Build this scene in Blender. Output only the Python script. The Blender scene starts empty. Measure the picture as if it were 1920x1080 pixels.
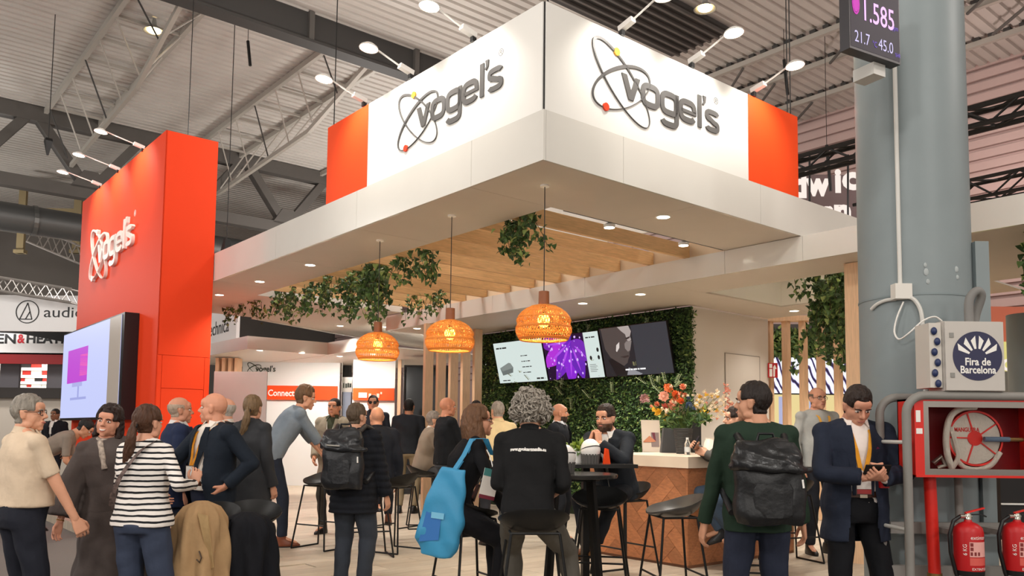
import bpy, bmesh, math, random
import numpy as np
from mathutils import Vector, Matrix, Euler, noise as mnoise
random.seed(7); RNG = np.random.default_rng(7)
C = bpy.context.scene.collection
sc = bpy.context.scene
PI = math.pi
# ------------------------------------------------------------------ camera, world, exposure, hall fill lights
CAM_Z = 1.30; F_PX = 1542.34; PITCH = .075; CY = 694.69; ROLL = .0111
cam_d = bpy.data.cameras.new('camera'); cam = bpy.data.objects.new('camera', cam_d); C.objects.link(cam)
cam_d.sensor_width = 36; cam_d.lens = F_PX / 1920 * 36; cam_d.shift_y = (CY - 540) / 1920; cam_d.clip_end = 200; cam_d.clip_start = .05
cam.matrix_world = Matrix.Translation((0, 0, CAM_Z)) @ Matrix.Rotation(PI / 2 + PITCH, 4, 'X') @ Matrix.Rotation(ROLL, 4, 'Z')
sc.camera = cam
sc.view_settings.view_transform = 'Standard'; sc.view_settings.look = 'None'
sc.view_settings.gamma = 1; sc.view_settings.use_curve_mapping = False
sc.view_settings.exposure = 0.30
w = bpy.data.worlds.new('hall_air'); sc.world = w; w.use_nodes = True
w.node_tree.nodes['Background'].inputs[0].default_value = (1.0, .93, .86, 1)
w.node_tree.nodes['Background'].inputs[1].default_value = .55
YAW = .6937
P0 = Vector((.2216, 6.173, 0))
BM = Matrix.Translation(P0) @ Matrix.Rotation(YAW, 4, 'Z')      # booth frame: x along the right sign, y along the left sign
def W(v, u, z): return BM @ Vector((v, u, z))
def lamp_area(name, loc, size, power, col=(1, .95, .88), target=None, sy=None):
    d = bpy.data.lights.new(name, 'AREA'); d.energy = power; d.color = col; d.size = size
    if sy: d.shape = 'RECTANGLE'; d.size_y = sy
    o = bpy.data.objects.new(name, d); C.objects.link(o); o.location = loc
    if target is not None: o.rotation_euler = (Vector(target) - Vector(loc)).to_track_quat('-Z', 'Y').to_euler()
    return o
# unseen point lights stand in for the hall lamps, hung low to reach the roof
def lamp_point(loc, power, col=(1, .965, .92), r=.4):
    d = bpy.data.lights.new('hall_fill', 'POINT'); d.energy = power; d.color = col; d.shadow_soft_size = r
    o = bpy.data.objects.new('hall_fill', d); C.objects.link(o); o.location = loc
lamp_point((-5, -4, 7.0), 620); lamp_point((5, -4, 7.0), 620); lamp_point((0, 0.5, 7.4), 260)
# added fill behind the camera, lights the second beam and the people from the front
for x_ in (-6, -2, 2.5, 7): lamp_point((x_, -7, 3.6), 210, (1, .94, .86), .3)
lamp_point((-9, 5, 7.2), 420); lamp_point((9, 4, 7.0), 330, (1, .90, .84))
lamp_point(W(6.0, 9.5, 5.5), 260); lamp_point(W(2.0, 6.0, 6.2), 190); lamp_point(W(11.5, 1.0, 6.0), 130, (1, .80, .76))
lamp_point(W(-9, 16, 6.8), 380); lamp_point(W(7, 15, 5.0), 420); lamp_point(W(-2, 23, 5.0), 260); lamp_point((-13.5, 17, 5.0), 260)  # the last one is added to brighten the white banner
# added fill low on the left, brightens the front of the second beam
lamp_point(W(-8, 1.5, 3.0), 260, (1, .97, .94), .3); lamp_point(W(-8.5, 8, 3.0), 220, (1, .97, .94), .3)

# ------------------------------------------------------------------ pixel to point helpers (real depths)
def ray(x, y):
    X = x - 960; Y = y - CY; cr, sr = math.cos(ROLL), math.sin(ROLL)
    a = (X * cr + Y * sr) / F_PX; b = -(-X * sr + Y * cr) / F_PX
    c, s = math.cos(PITCH), math.sin(PITCH)
    return Vector((a, c - b * s, s + b * c))
def at(x, y, D): return ray(x, y) * D + Vector((0, 0, CAM_Z))
def on_z(x, y, z): r = ray(x, y); return at(x, y, (z - CAM_Z) / r.z)
BMI = BM.inverted()
def bl(p): return BMI @ Vector(p)
# ------------------------------------------------------------------ materials
def lin(c):
    if isinstance(c, str):
        c = [int(c[i:i + 2], 16) / 255 for i in (0, 2, 4)]
    return tuple(x / 12.92 if x <= .04045 else ((x + .055) / 1.055) ** 2.4 for x in c) + (1,)
MATS = {}
def mat(name, col, rough=.6, metal=0, emit=None, estr=0, bump=0, bscale=40, var=0, vscale=6, spec=.5, trans=0, stretch=None, alpha=1, sheen=0, orand=0, ior=1.45):
    if name in MATS: return MATS[name]
    m = bpy.data.materials.new(name); m.use_nodes = True; nt = m.node_tree; b = nt.nodes['Principled BSDF']
    b.inputs['Base Color'].default_value = lin(col); b.inputs['Roughness'].default_value = rough; b.inputs['Metallic'].default_value = metal
    b.inputs['Specular IOR Level'].default_value = spec; b.inputs['IOR'].default_value = ior
    if trans: b.inputs['Transmission Weight'].default_value = trans
    if alpha < 1: b.inputs['Alpha'].default_value = alpha
    if sheen: b.inputs['Sheen Weight'].default_value = sheen
    if emit is not None:
        b.inputs['Emission Color'].default_value = lin(emit); b.inputs['Emission Strength'].default_value = estr
    tc = nt.nodes.new('ShaderNodeTexCoord'); src = tc.outputs['Object']
    if stretch:
        mp = nt.nodes.new('ShaderNodeMapping'); mp.inputs['Scale'].default_value = stretch
        nt.links.new(src, mp.inputs['Vector']); src = mp.outputs['Vector']
    if var or orand:
        n = nt.nodes.new('ShaderNodeTexNoise'); n.inputs['Scale'].default_value = vscale; n.inputs['Detail'].default_value = 6
        nt.links.new(src, n.inputs['Vector'])
        hs = nt.nodes.new('ShaderNodeHueSaturation'); hs.inputs['Color'].default_value = lin(col)
        mr = nt.nodes.new('ShaderNodeMapRange'); mr.inputs['From Min'].default_value = .25; mr.inputs['From Max'].default_value = .75
        mr.inputs['To Min'].default_value = 1 - var; mr.inputs['To Max'].default_value = 1 + var
        nt.links.new(n.outputs['Fac'], mr.inputs['Value']); out = mr.outputs['Result']
        if orand:
            oi = nt.nodes.new('ShaderNodeObjectInfo'); m2 = nt.nodes.new('ShaderNodeMapRange')
            m2.inputs['To Min'].default_value = 1 - orand; m2.inputs['To Max'].default_value = 1 + orand
            nt.links.new(oi.outputs['Random'], m2.inputs['Value'])
            mu = nt.nodes.new('ShaderNodeMath'); mu.operation = 'MULTIPLY'
            nt.links.new(out, mu.inputs[0]); nt.links.new(m2.outputs['Result'], mu.inputs[1]); out = mu.outputs[0]
        nt.links.new(out, hs.inputs['Value']); nt.links.new(hs.outputs['Color'], b.inputs['Base Color'])
    if bump:
        n2 = nt.nodes.new('ShaderNodeTexNoise'); n2.inputs['Scale'].default_value = bscale; n2.inputs['Detail'].default_value = 5
        nt.links.new(src, n2.inputs['Vector'])
        bp = nt.nodes.new('ShaderNodeBump'); bp.inputs['Strength'].default_value = bump; bp.inputs['Distance'].default_value = .02
        nt.links.new(n2.outputs['Fac'], bp.inputs['Height']); nt.links.new(bp.outputs['Normal'], b.inputs['Normal'])
    MATS[name] = m
    return m
def cloth(name, col, rough=.85, bump=.35, bscale=14, var=.10): return mat('cloth ' + name, col, rough, bump=bump, bscale=bscale, var=var, vscale=9, spec=.25)
def skin(name, col): return mat('skin ' + name, col, .48, var=.05, vscale=22, bump=.05, bscale=120, spec=.4)
def hairm(name, col): return mat('hair ' + name, col, .5, bump=.9, bscale=60, var=.30, vscale=45, stretch=(1, 1, .28), spec=.4)
def glow(name, col, s): return mat('glow ' + name, '000000', .5, emit=col, estr=s)
white_panel = mat('white laminate panel', 'e2ded6', .16, var=.015, vscale=3, ior=1.6)
soffit_m = mat('soffit paint', 'cfc6ba', .6, var=.02, vscale=3)
orange = mat('orange print', 'f74f1d', .55, spec=.25)
red_paint = mat('tower red', 'f4461f', .6, spec=.2)
whiteplain = mat('white paint', 'f2efe9', .5)
black = mat('black satin', '141414', .4)
blackmetal = mat('black powder coat', '101010', .45, spec=.4)
wood_l = mat('light oak', 'e6bd88', .55, var=.16, vscale=5, stretch=(1.2, 14, 14), bump=.05, bscale=18, orand=.05)
wood_v = mat('upright oak', 'e6c09a', .55, var=.12, vscale=5, stretch=(14, 14, 1.2), orand=.05)
wood_bar = mat('herringbone oak', 'b4764e', .5, var=.22, vscale=6, stretch=(3, 3, 9), bump=.06, bscale=25, orand=.20)
counter_m = mat('pale counter', 'f0dcc4', .35, var=.03, vscale=5)
floor_m = mat('pale oak floor', 'beb09d', .42, var=.16, vscale=3.2, stretch=(1, 6, 1), orand=.12)
carpet_m = mat('aisle carpet', '77716c', .95, var=.12, vscale=90, bump=.4, bscale=220)
steel_grey = mat('grey painted steel', '8d8b86', .5, var=.05, vscale=8)
# ------------------------------------------------------------------ mesh builder
class MB:
    def __init__(s): s.v = []; s.f = []; s.m = []; s.mi = 0
    def add(s, vs, fs):
        k = len(s.v); s.v.extend([tuple(p) for p in vs]); s.f.extend([tuple(i + k for i in f) for f in fs]); s.m.extend([s.mi] * len(fs)); return s
    def box(s, lo, hi, M=None):
        x0, y0, z0 = lo; x1, y1, z1 = hi
        vs = [Vector(p) for p in ((x0, y0, z0), (x1, y0, z0), (x1, y1, z0), (x0, y1, z0), (x0, y0, z1), (x1, y0, z1), (x1, y1, z1), (x0, y1, z1))]
        if M is not None: vs = [M @ p for p in vs]
        return s.add(vs, [(0, 3, 2, 1), (4, 5, 6, 7), (0, 1, 5, 4), (1, 2, 6, 5), (2, 3, 7, 6), (3, 0, 4, 7)])
    def loft(s, rings, cap=True, closed=True):
        n = len(rings[0]); vs = [p for r in rings for p in r]; fs = []
        for i in range(len(rings) - 1):
            for j in range(n if closed else n - 1):
                k = (j + 1) % n; fs.append((i * n + j, i * n + k, (i + 1) * n + k, (i + 1) * n + j))
        if cap: fs.append(tuple(reversed(range(n)))); fs.append(tuple((len(rings) - 1) * n + j for j in range(n)))
        return s.add(vs, fs)
    def bar(s, a, b, r, n=8, r2=None):
        a = Vector(a); b = Vector(b); d = (b - a)
        if d.length < 1e-6: return s
        q = d.to_track_quat('Z', 'Y'); r2 = r if r2 is None else r2
        R = []
        for c, rr in ((a, r), (b, r2)): R.append([c + q @ Vector((rr * math.cos(2 * PI * k / n), rr * math.sin(2 * PI * k / n), 0)) for k in range(n)])
        return s.loft(R)
    def sq(s, a, b, wx, wy, up=(0, 0, 1)):
        a = Vector(a); b = Vector(b); d = (b - a).normalized(); up = Vector(up)
        x = d.cross(up)
        if x.length < 1e-4: x = d.cross(Vector((0, 1, 0)))
        x.normalize(); y = x.cross(d)
        return s.loft([[c + x * (sx * wx / 2) + y * (sy * wy / 2) for sx, sy in ((-1, -1), (1, -1), (1, 1), (-1, 1))] for c in (a, b)])
    def tube(s, pts, r, n=8, cap=True):
        pts = [Vector(p) for p in pts]; R = []; prev = None
        for i, p in enumerate(pts):
            d = (pts[min(i + 1, len(pts) - 1)] - pts[max(i - 1, 0)]).normalized()
            if prev is None:
                x = d.cross(Vector((0, 0, 1)))
                if x.length < 1e-3: x = d.cross(Vector((0, 1, 0)))
            else: x = prev - d * prev.dot(d)
            x.normalize(); prev = x; y = d.cross(x); rr = r[i] if hasattr(r, '__len__') else r
            R.append([p + (x * math.cos(2 * PI * k / n) + y * math.sin(2 * PI * k / n)) * rr for k in range(n)])
        return s.loft(R, cap)
    def lathe(s, prof, n=24, c=(0, 0, 0), M=None, cap=False):
        R = []
        for r, z in prof:
            ring = [Vector((c[0] + r * math.cos(2 * PI * k / n), c[1] + r * math.sin(2 * PI * k / n), c[2] + z)) for k in range(n)]
            R.append([M @ p for p in ring] if M is not None else ring)
        return s.loft(R, cap)
    def prism(s, poly, d, M):
        n = len(poly); vs = [M @ Vector((x, y, 0)) for x, y in poly] + [M @ Vector((x, y, d)) for x, y in poly]
        return s.add(vs, [tuple(reversed(range(n))), tuple(range(n, 2 * n))] + [(i, (i + 1) % n, n + (i + 1) % n, n + i) for i in range(n)])
    def ball(s, c, r, n=12, m=8, M=None):
        r = (r, r, r) if not hasattr(r, '__len__') else r
        R = []
        for i in range(m + 1):
            t = PI * (i + .001) / (m + .002)
            ring = [Vector((c[0] + r[0] * math.sin(t) * math.cos(2 * PI * k / n), c[1] + r[1] * math.sin(t) * math.sin(2 * PI * k / n), c[2] - r[2] * math.cos(t))) for k in range(n)]
            R.append([M @ p for p in ring] if M is not None else ring)
        return s.loft(R)
    def mesh(s, name, mats, smooth=None):
        me = bpy.data.meshes.new(name); me.from_pydata([tuple(p) for p in s.v], [], s.f)
        for m in (mats if isinstance(mats, (list, tuple)) else [mats]): me.materials.append(m)
        if any(s.m): me.polygons.foreach_set('material_index', s.m)
        if smooth is not None: shade(me, smooth)
        me.update(); return me
    def build(s, name, mats, parent=None, M=None, smooth=None):
        return link(name, s.mesh(name, mats, smooth), parent, M)
def shade(me, ang):
    me.polygons.foreach_set('use_smooth', [True] * len(me.polygons))
    if ang < 179:
        bm = bmesh.new(); bm.from_mesh(me); a = math.radians(ang)
        for e in bm.edges:
            if len(e.link_faces) == 2 and e.calc_face_angle(0) > a: e.smooth = False
        bm.to_mesh(me); bm.free()
def link(name, me, parent=None, M=None):
    o = bpy.data.objects.new(name, me); C.objects.link(o)
    if parent is not None: o.parent = parent
    if M is not None: o.matrix_local = M
    return o
def tag(o, label=None, cat=None, group=None, kind=None):
    if label: o['label'] = label
    if cat: o['category'] = cat
    if group: o['group'] = group
    if kind: o['kind'] = kind
    return o
def thing(name, label, cat, M=None, group=None, kind=None):
    o = bpy.data.objects.new(name, None); C.objects.link(o); o.empty_display_size = .1
    if M is not None: o.matrix_world = M
    return tag(o, label, cat, group, kind)
def copy_tree(o, parent=None):
    c = o.copy(); C.objects.link(c); c.parent = parent
    for ch in list(o.children): copy_tree(ch, c)
    return c
def T(*p): return Matrix.Translation(Vector(p))
def RZ(a): return Matrix.Rotation(a, 4, 'Z')
def BT(v, u, z=0, a=0): return BM @ T(v, u, z) @ RZ(a)
# temporary scene for evaluating modifiers and text
TS = bpy.data.scenes.new('workbench'); TVL = TS.view_layers[0]
def evaluated(o):
    TS.collection.objects.link(o)
    with bpy.context.temp_override(scene=TS, view_layer=TVL):
        dg = bpy.context.evaluated_depsgraph_get(); dg.update()
        me = bpy.data.meshes.new_from_object(o.evaluated_get(dg), preserve_all_data_layers=False, depsgraph=dg)
    d = o.data; TS.collection.objects.unlink(o); bpy.data.objects.remove(o)
    return me, d
def remesh(v, f, voxel, smooth=3, fac=.5):
    me = bpy.data.meshes.new('tmp'); me.from_pydata([tuple(p) for p in v], [], f)
    o = bpy.data.objects.new('tmp', me)
    r = o.modifiers.new('r', 'REMESH'); r.mode = 'VOXEL'; r.voxel_size = voxel
    if smooth: k = o.modifiers.new('s', 'SMOOTH'); k.iterations = smooth; k.factor = fac
    e, d = evaluated(o); bpy.data.meshes.remove(d)
    n = len(e.vertices); co = np.empty(n * 3); e.vertices.foreach_get('co', co)
    fs = [tuple(p.vertices) for p in e.polygons]
    no = np.empty(n * 3); e.vertices.foreach_get('normal', no); bpy.data.meshes.remove(e)
    return co.reshape(-1, 3), fs, no.reshape(-1, 3)
def text_mesh(s, size, ex=.002, align='LEFT', off=0, spacing=1.0, res=3):
    cu = bpy.data.curves.new('t', 'FONT'); cu.body = s; cu.size = size; cu.extrude = ex; cu.align_x = align; cu.offset = off
    cu.space_character = spacing; cu.resolution_u = res
    o = bpy.data.objects.new('t', cu); e, d = evaluated(o); bpy.data.curves.remove(d); return e
def text(name, s, size, m, M, parent, ex=.002, align='LEFT', off=0, sx=1, spacing=1.0, res=3):
    me = text_mesh(s, size, ex, align, off, spacing, res); me.name = name
    if sx != 1: me.transform(Matrix.Diagonal((sx, 1, 1, 1)))
    me.materials.clear(); me.materials.append(m)
    return link(name, me, parent, M)
def wall_frame(p, xdir, up=(0, 0, 1)):
    """matrix with x along xdir, y up, z out of the wall"""
    x = Vector(xdir).normalized(); y = Vector(up).normalized(); z = x.cross(y)
    m = Matrix.Identity(4)
    for i in range(3): m[i][0] = x[i]; m[i][1] = y[i]; m[i][2] = z[i]; m[i][3] = p[i]
    return m
def smooth(P, k=5):
    P = [Vector(p) for p in P]; P = [P[0] * 2 - P[1]] + P + [P[-1] * 2 - P[-2]]; out = []
    for i in range(1, len(P) - 2):
        for j in range(k):
            t_ = j / k; a, b, c, d = P[i - 1:i + 3]
            out.append(.5 * (2 * b + (c - a) * t_ + (2 * a - 5 * b + 4 * c - d) * t_ ** 2 + (3 * b - a - 3 * c + d) * t_ ** 3))
    return out + [P[-2]]
# ================================================================== THE HALL
fl = MB(); fl.box((-1.45, -1.6, -.12), (13.5, 17, -.006)); FLOOR = tag(fl.build('floor', floor_m, None, BM), kind='structure')
pk = MB(); pk.box((-.748, -.123, -.006), (.748, .123, .002)); pk_me = pk.mesh('plank', floor_m)
for j in range(44):
    for i in range(5):
        u = -1.45 + .25 * j; v = -.70 + 1.5 * i + (.5 * (j % 3) if i < 4 else 0)
        if i == 4: v = -.70 + 6.0 + .5 * (j % 3) - .0
        o = link('plank', pk_me, FLOOR, T(v, u, 0))
ai = MB(); ai.box((-60, -30, -.2), (60, 60, -.121)); tag(ai.build('floor_aisle', carpet_m, None), kind='structure')
roof_m = mat('roof sheet', 'bdb7b0', .55, metal=.0, var=.06, vscale=1.5)
roof_r = mat('roof sheet pink lit', 'd8c6b8', .55, var=.05, vscale=1.5)  # same sheet with the pink light on the right put into its colour
grey_steel = mat('grey girder', '56524e', .6, var=.06, vscale=4)
dark_steel = mat('dark girder', '3c3a38', .6)
pale_steel = mat('pale truss', 'a9a39a', .5, metal=.1)
def corr(v0, v1, u0, u1, z, pitch, depth):
    m = MB(); n = int((u1 - u0) / pitch); vs = []; fs = []
    for i in range(n):
        u = u0 + i * pitch
        for du, dz in ((0, 0), (pitch * .62, 0), (pitch * .72, depth), (pitch * .90, depth)): vs += [(v0, u + du, z + dz), (v1, u + du, z + dz)]
    for k in range(len(vs) // 2 - 1): fs.append((2 * k, 2 * k + 1, 2 * k + 3, 2 * k + 2))
    return m.add(vs, fs)
tag(corr(-30, 14, -14, 34, 9.0, .22, .05).build('ceiling', roof_m, None, BM), kind='structure')
tag(corr(14, 34, -14, 34, 9.0, .22, .05).build('ceiling', roof_r, None, BM), kind='structure')
ro = MB(); ro.box((-30, -14, 9.12), (34, 34, 9.2)); tag(ro.build('ceiling', grey_steel, None, BM), kind='structure')
# end wall with horizontal ribs at the right
wr = MB(); n = 0
for k in range(26):
    z = 3.2 + k * .24; wr.box((13.9, -10, z), (14.0, 30, z + .17)); 
wr.box((14.0, -10, 0), (14.1, 30, 9.0))
tag(wr.build('wall_right', mat('pink lit cladding', 'b9a09a', .6), None, BM), kind='structure')  # pink light from the booths is put into the cladding colour
wb = MB(); wb.box((-30, 33, -.1), (34, 33.2, 9)); tag(wb.build('wall_back', mat('hall end wall', '6d6762', .7, var=.1, vscale=.6), None, BM), kind='structure')
wl = MB(); wl.box((-30, -14, -.1), (-29.8, 34, 9)); tag(wl.build('wall_left', mat('hall side wall', '6a645f', .7), None, BM), kind='structure')
# near girder: deep dark plate girder with stiffeners
g = thing('roof_girder', 'dark plate girder crossing the roof just behind the white sign', 'girder', BM)
q = MB(); q.box((-26, 9.12, 8.45), (13.9, 9.2, 9.0)); q.build('web', dark_steel, g)
q = MB(); q.box((-26, 9.0, 8.40), (13.9, 9.32, 8.45)); q.build('bottom_flange', dark_steel, g)
for k in range(-8, 6):
    q = MB(); q.box((k * 2.3, 9.03, 8.45), (k * 2.3 + .1, 9.12, 9.0)); q.build('stiffener', grey_steel, g)
# far girder: grey Warren girder of plates
g = thing('roof_girder', 'grey W-braced girder far behind the red tower', 'girder', BM)
q = MB(); q.box((-26, 17.5, 8.62), (13.9, 17.8, 8.98)); q.build('top_chord', grey_steel, g)
q = MB(); q.box((-26, 17.5, 6.95), (13.9, 17.8, 7.25)); q.build('bottom_chord', grey_steel, g)
me_d = None
for k in range(-9, 7):
    for sgn in (-1, 1):
        q = MB(); c = k * 2.6 + .6
        q.sq((c, 17.65, 7.15), (c + sgn * 1.15, 17.65, 8.7), .22, .26, (0, 1, 0)); q.build('diagonal', grey_steel, g)
    q = MB(); q.prism([(-.45, 0), (.45, 0), (.16, .45), (-.16, .45)], .3, T(k * 2.6 + .6, 17.8, 7.2) @ Matrix.Rotation(PI / 2, 4, 'X')); q.build('gusset', grey_steel, g)
# pale triangular trusses between the girders
where = {-4.7: 'over the left edge', -1.05: 'left of the red tower top', .15: '', }
labs = {-7.0: 'outermost pale triangular roof truss at the upper left corner', -3.4: 'pale triangular roof truss over the left aisle', .15: 'pale triangular roof truss above the top of the red tower',
        3.75: 'pale triangular roof truss seen between red tower and white sign', 7.4: 'pale triangular roof truss mostly behind the white sign'}
for vc, lab in labs.items():
    g = thing('roof_truss', lab, 'truss', BM, 'pale roof trusses')
    for dv in (-.6, .6):
        q = MB(); q.sq((vc + dv, 9.3, 8.9), (vc + dv, 17.5, 8.9), .09, .12); q.build('top_chord', pale_steel, g)
    q = MB(); q.sq((vc, 9.3, 8.6), (vc, 12.0, 7.9), .08, .1); q.sq((vc, 12.0, 7.9), (vc, 17.5, 7.7), .08, .1); q.build('bottom_chord', pale_steel, g)
    for k in range(7):
        u = 10.2 + k * 1.15; zb = 8.6 - (u - 9.3) / 2.7 * .7 if u < 12 else 7.9 - (u - 12) / 5.5 * .2
        q = MB(); q.sq((vc - .6, u, 8.88), (vc + .6, u, 8.88), .05, .05); q.build('cross_strut', pale_steel, g)
        for dv in (-.6, .6):
            q = MB(); q.bar((vc + dv, u, 8.88), (vc, u + .5, zb), .018, 6); q.build('web_strut', dark_steel if (dv < 0 and k % 3 == 0) else pale_steel, g)
# purlins on the right
for v, lab in ((9.95, 'near toothed grey purlin under the roof beside the wall screen'), (11.1, 'middle toothed grey purlin under the roof at the right'), (12.6, 'far toothed grey purlin under the roof near the ribbed end wall')):
    g = thing('roof_purlin', lab, 'purlin', BM, 'roof purlins')
    q = MB(); q.box((v - .05, -9, 8.84), (v + .05, 7.5, 8.94)); q.build('rail', pale_steel, g)
    q = MB()
    for k in range(60): q.box((v - .07, -8.8 + k * .27, 8.94), (v + .07, -8.68 + k * .27, 9.0))
    tag(q.build('closer_teeth', dark_steel, g), kind='stuff')
    for k in range(6): q = MB(); q.bar((v, -8 + k * 2.6, 8.8), (v + 1.1, -8 + k * 2.6 + 1.3, 8.8), .03, 6); q.build('wind_brace', grey_steel, g)
# dark louvre in the roof
g = thing('roof_louvre', 'dark louvred smoke vent in the roof behind the right sign', 'vent', BM)
q = MB(); q.box((4.6, 4.35, 8.90), (8.6, 5.75, 8.97)); q.build('backing', dark_steel, g)
for k in range(7):
    q = MB(); q.box((4.6, 4.4 + k * .19, 8.84), (8.6, 4.45 + k * .19, 8.9)); q.build('slat', mat('louvre slat', '5c5854', .5), g)
# silver duct
g = thing('air_duct', 'round silver air duct running below the far girder', 'duct', BM)
q = MB(); q.bar((-24, 18.9, 6.5), (13.5, 18.9, 6.5), .36, 20); q.build('pipe', mat('duct metal', '5e5e5d', .45, metal=.6), g, None, 40)
for k in range(12):
    q = MB(); q.bar((-20 + k * 2.8, 18.9, 6.5), (-19.9 + k * 2.8, 18.9, 6.5), .385, 20); q.build('collar', mat('duct collar', '6f6f6d', .4, metal=.7), g)
# high bay lamps that are in view
for v, u, lab in ((.2, 11.2, 'warm glowing high bay lamp on the roof above the red tower'), (7.3, 3.95, 'warm glowing high bay lamp on the roof above the right sign')):
    g = thing('ceiling_lamp', lab, 'lamp', BT(v, u, 8.72), 'high bay lamps')
    q = MB(); q.lathe([(.03, .25), (.05, .12), (.16, .03), (.2, 0), (.19, 0), (.15, .03)], 20); q.build('reflector', steel_grey, g, None, 40)
    q = MB(); q.ball((0, 0, .02), (.13, .13, .05)); q.build('bulb', glow('warm lamp', 'ffdf9a', 9), g, None, 60)
# ================================================================== BOOTH CANOPY
SOFF = 3.39; FTOP = 3.79; STOP = 4.66
cano = thing('booth_canopy', 'white rectangular booth canopy with deep fascia carrying the sign box', 'canopy', BM)
def bx(name, lo, hi, m, parent, M=None):
    q = MB(); q.box(lo, hi); return q.build(name, m, parent, M)
gap = .004
us = [0, .92, 2.9, 4.9, 6.95, 8.6, 10.2]
for a, b in zip(us[:-1], us[1:]):
    bx('fascia_panel', (0, a + (gap if a else 0), SOFF), (.025, b, FTOP), white_panel, cano)
    bx('soffit_panel', (.025, max(a, .95) + gap if a < .95 else a + gap, SOFF), (.95, b, SOFF + .02), soffit_m, cano) if b > .95 else None
bx('inner_fascia', (.93, .97, SOFF + .02), (.95, 8.0, FTOP), white_panel, cano)
vs_ = [0, .90, 2.9, 4.95]
for a, b in zip(vs_[:-1], vs_[1:]):
    bx('fascia_panel', (max(a, .025) + gap, 0, SOFF), (b, .025, FTOP), white_panel, cano)
bx('soffit_panel', (.025, .025, SOFF), (1.9, .95, SOFF + .02), soffit_m, cano)
bx('soffit_panel', (1.9 + gap, .025, SOFF), (4.95, .95, SOFF + .02), soffit_m, cano)
bx('inner_fascia', (.97, .93, SOFF + .02), (4.95, .95, FTOP), white_panel, cano)
bx('top_panel', (.025, .025, FTOP - .03), (.93, 10.2, FTOP - .01), white_panel, cano)
bx('top_panel', (.95, .025, FTOP - .03), (4.95, .93, FTOP - .01), white_panel, cano)
# rear soffit, its edge runs at a slant
q = MB(); q.prism([(.95, 7.75), (3.6, 7.75), (3.6, 8.4), (4.7, 9.4), (9.1, 13.35), (4.03, 11.23), (1.9, 10.25), (.95, 10.2)], .02, T(0, 0, SOFF)); q.build('soffit_panel', soffit_m, cano)
q = MB()
for a, b in (((1.9, 10.25), (4.03, 11.23)), ((4.03, 11.23), (9.1, 13.35))): q.sq((*a, SOFF + .09), (*b, SOFF + .09), .03, .24)
q.build('rear_fascia', white_panel, cano)
bx('inner_fascia', (.95, 7.73, SOFF + .0), (3.6, 7.75, FTOP), white_panel, cano)
# second, lower beam and the lower soffit over the bar
BV = 3.63; SB = 3.12; BT_Z = 3.385
ub = [-6, -2.3, -.02, .95, 3.2, 5.2, 8.3]
for a, b in zip(ub[:-1], ub[1:]):
    bx('beam_panel', (BV, a + gap, SB), (BV + .025, b, BT_Z), white_panel, cano)
bx('beam_top', (BV + .025, -6, BT_Z - .02), (BV + .3, 8.3, BT_Z - .002), white_panel, cano)
bx('beam_end', (BV, 8.3, SB), (BV + .3, 8.32, BT_Z), white_panel, cano)
for lo, hi in (((BV + .025, -6), (4.5, 1.88)), ((BV + .025, 1.88 + gap), (5.2, 8.3)), ((5.2, 1.88 + gap), (7.15, 2.68)), ((6.25, -.9), (7.15, 1.88)), ((4.5, -6), (6.25, -.6))):
    bx('soffit_panel', (*lo, SB), (*hi, SB + .02), soffit_m, cano)
for lo, hi in (((4.48, -.6), (4.5, 1.9)), ((6.25, -.6), (6.27, 1.9)), ((4.5, 1.88), (6.25, 1.9)), ((4.5, -.62), (6.25, -.6))):
    bx('recess_side', (*lo, SB + .02), (*hi, 3.6), whiteplain, cano)
bx('recess_lid', (4.5, -.6, 3.6), (6.25, 1.88, 3.62), whiteplain, cano)
# sign box
sign = thing('sign_box', 'large white and orange cube sign on top of the canopy with logos on both faces', 'sign', BM)
S1 = 3.60; S0 = 2.70
bx('white_panel', (0, .022, FTOP), (.03, S0, STOP), whiteplain, sign)
bx('orange_panel', (0, S0 + .002, FTOP), (.03, S1, STOP), orange, sign)['label'] = 'orange end panel'
bx('white_panel', (.022, 0, FTOP), (S0, .03, STOP), whiteplain, sign)
bx('orange_panel', (S0 + .002, 0, FTOP), (S1, .03, STOP), orange, sign)['label'] = 'orange end panel'
bx('corner_post', (.012, .012, FTOP), (.04, .04, STOP), black, sign)
bx('rear_panel', (S1 - .03, .03, FTOP), (S1, S1, STOP), whiteplain, sign)
bx('rear_panel', (.03, S1 - .03, FTOP), (S1 - .03, S1, STOP), whiteplain, sign)
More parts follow.
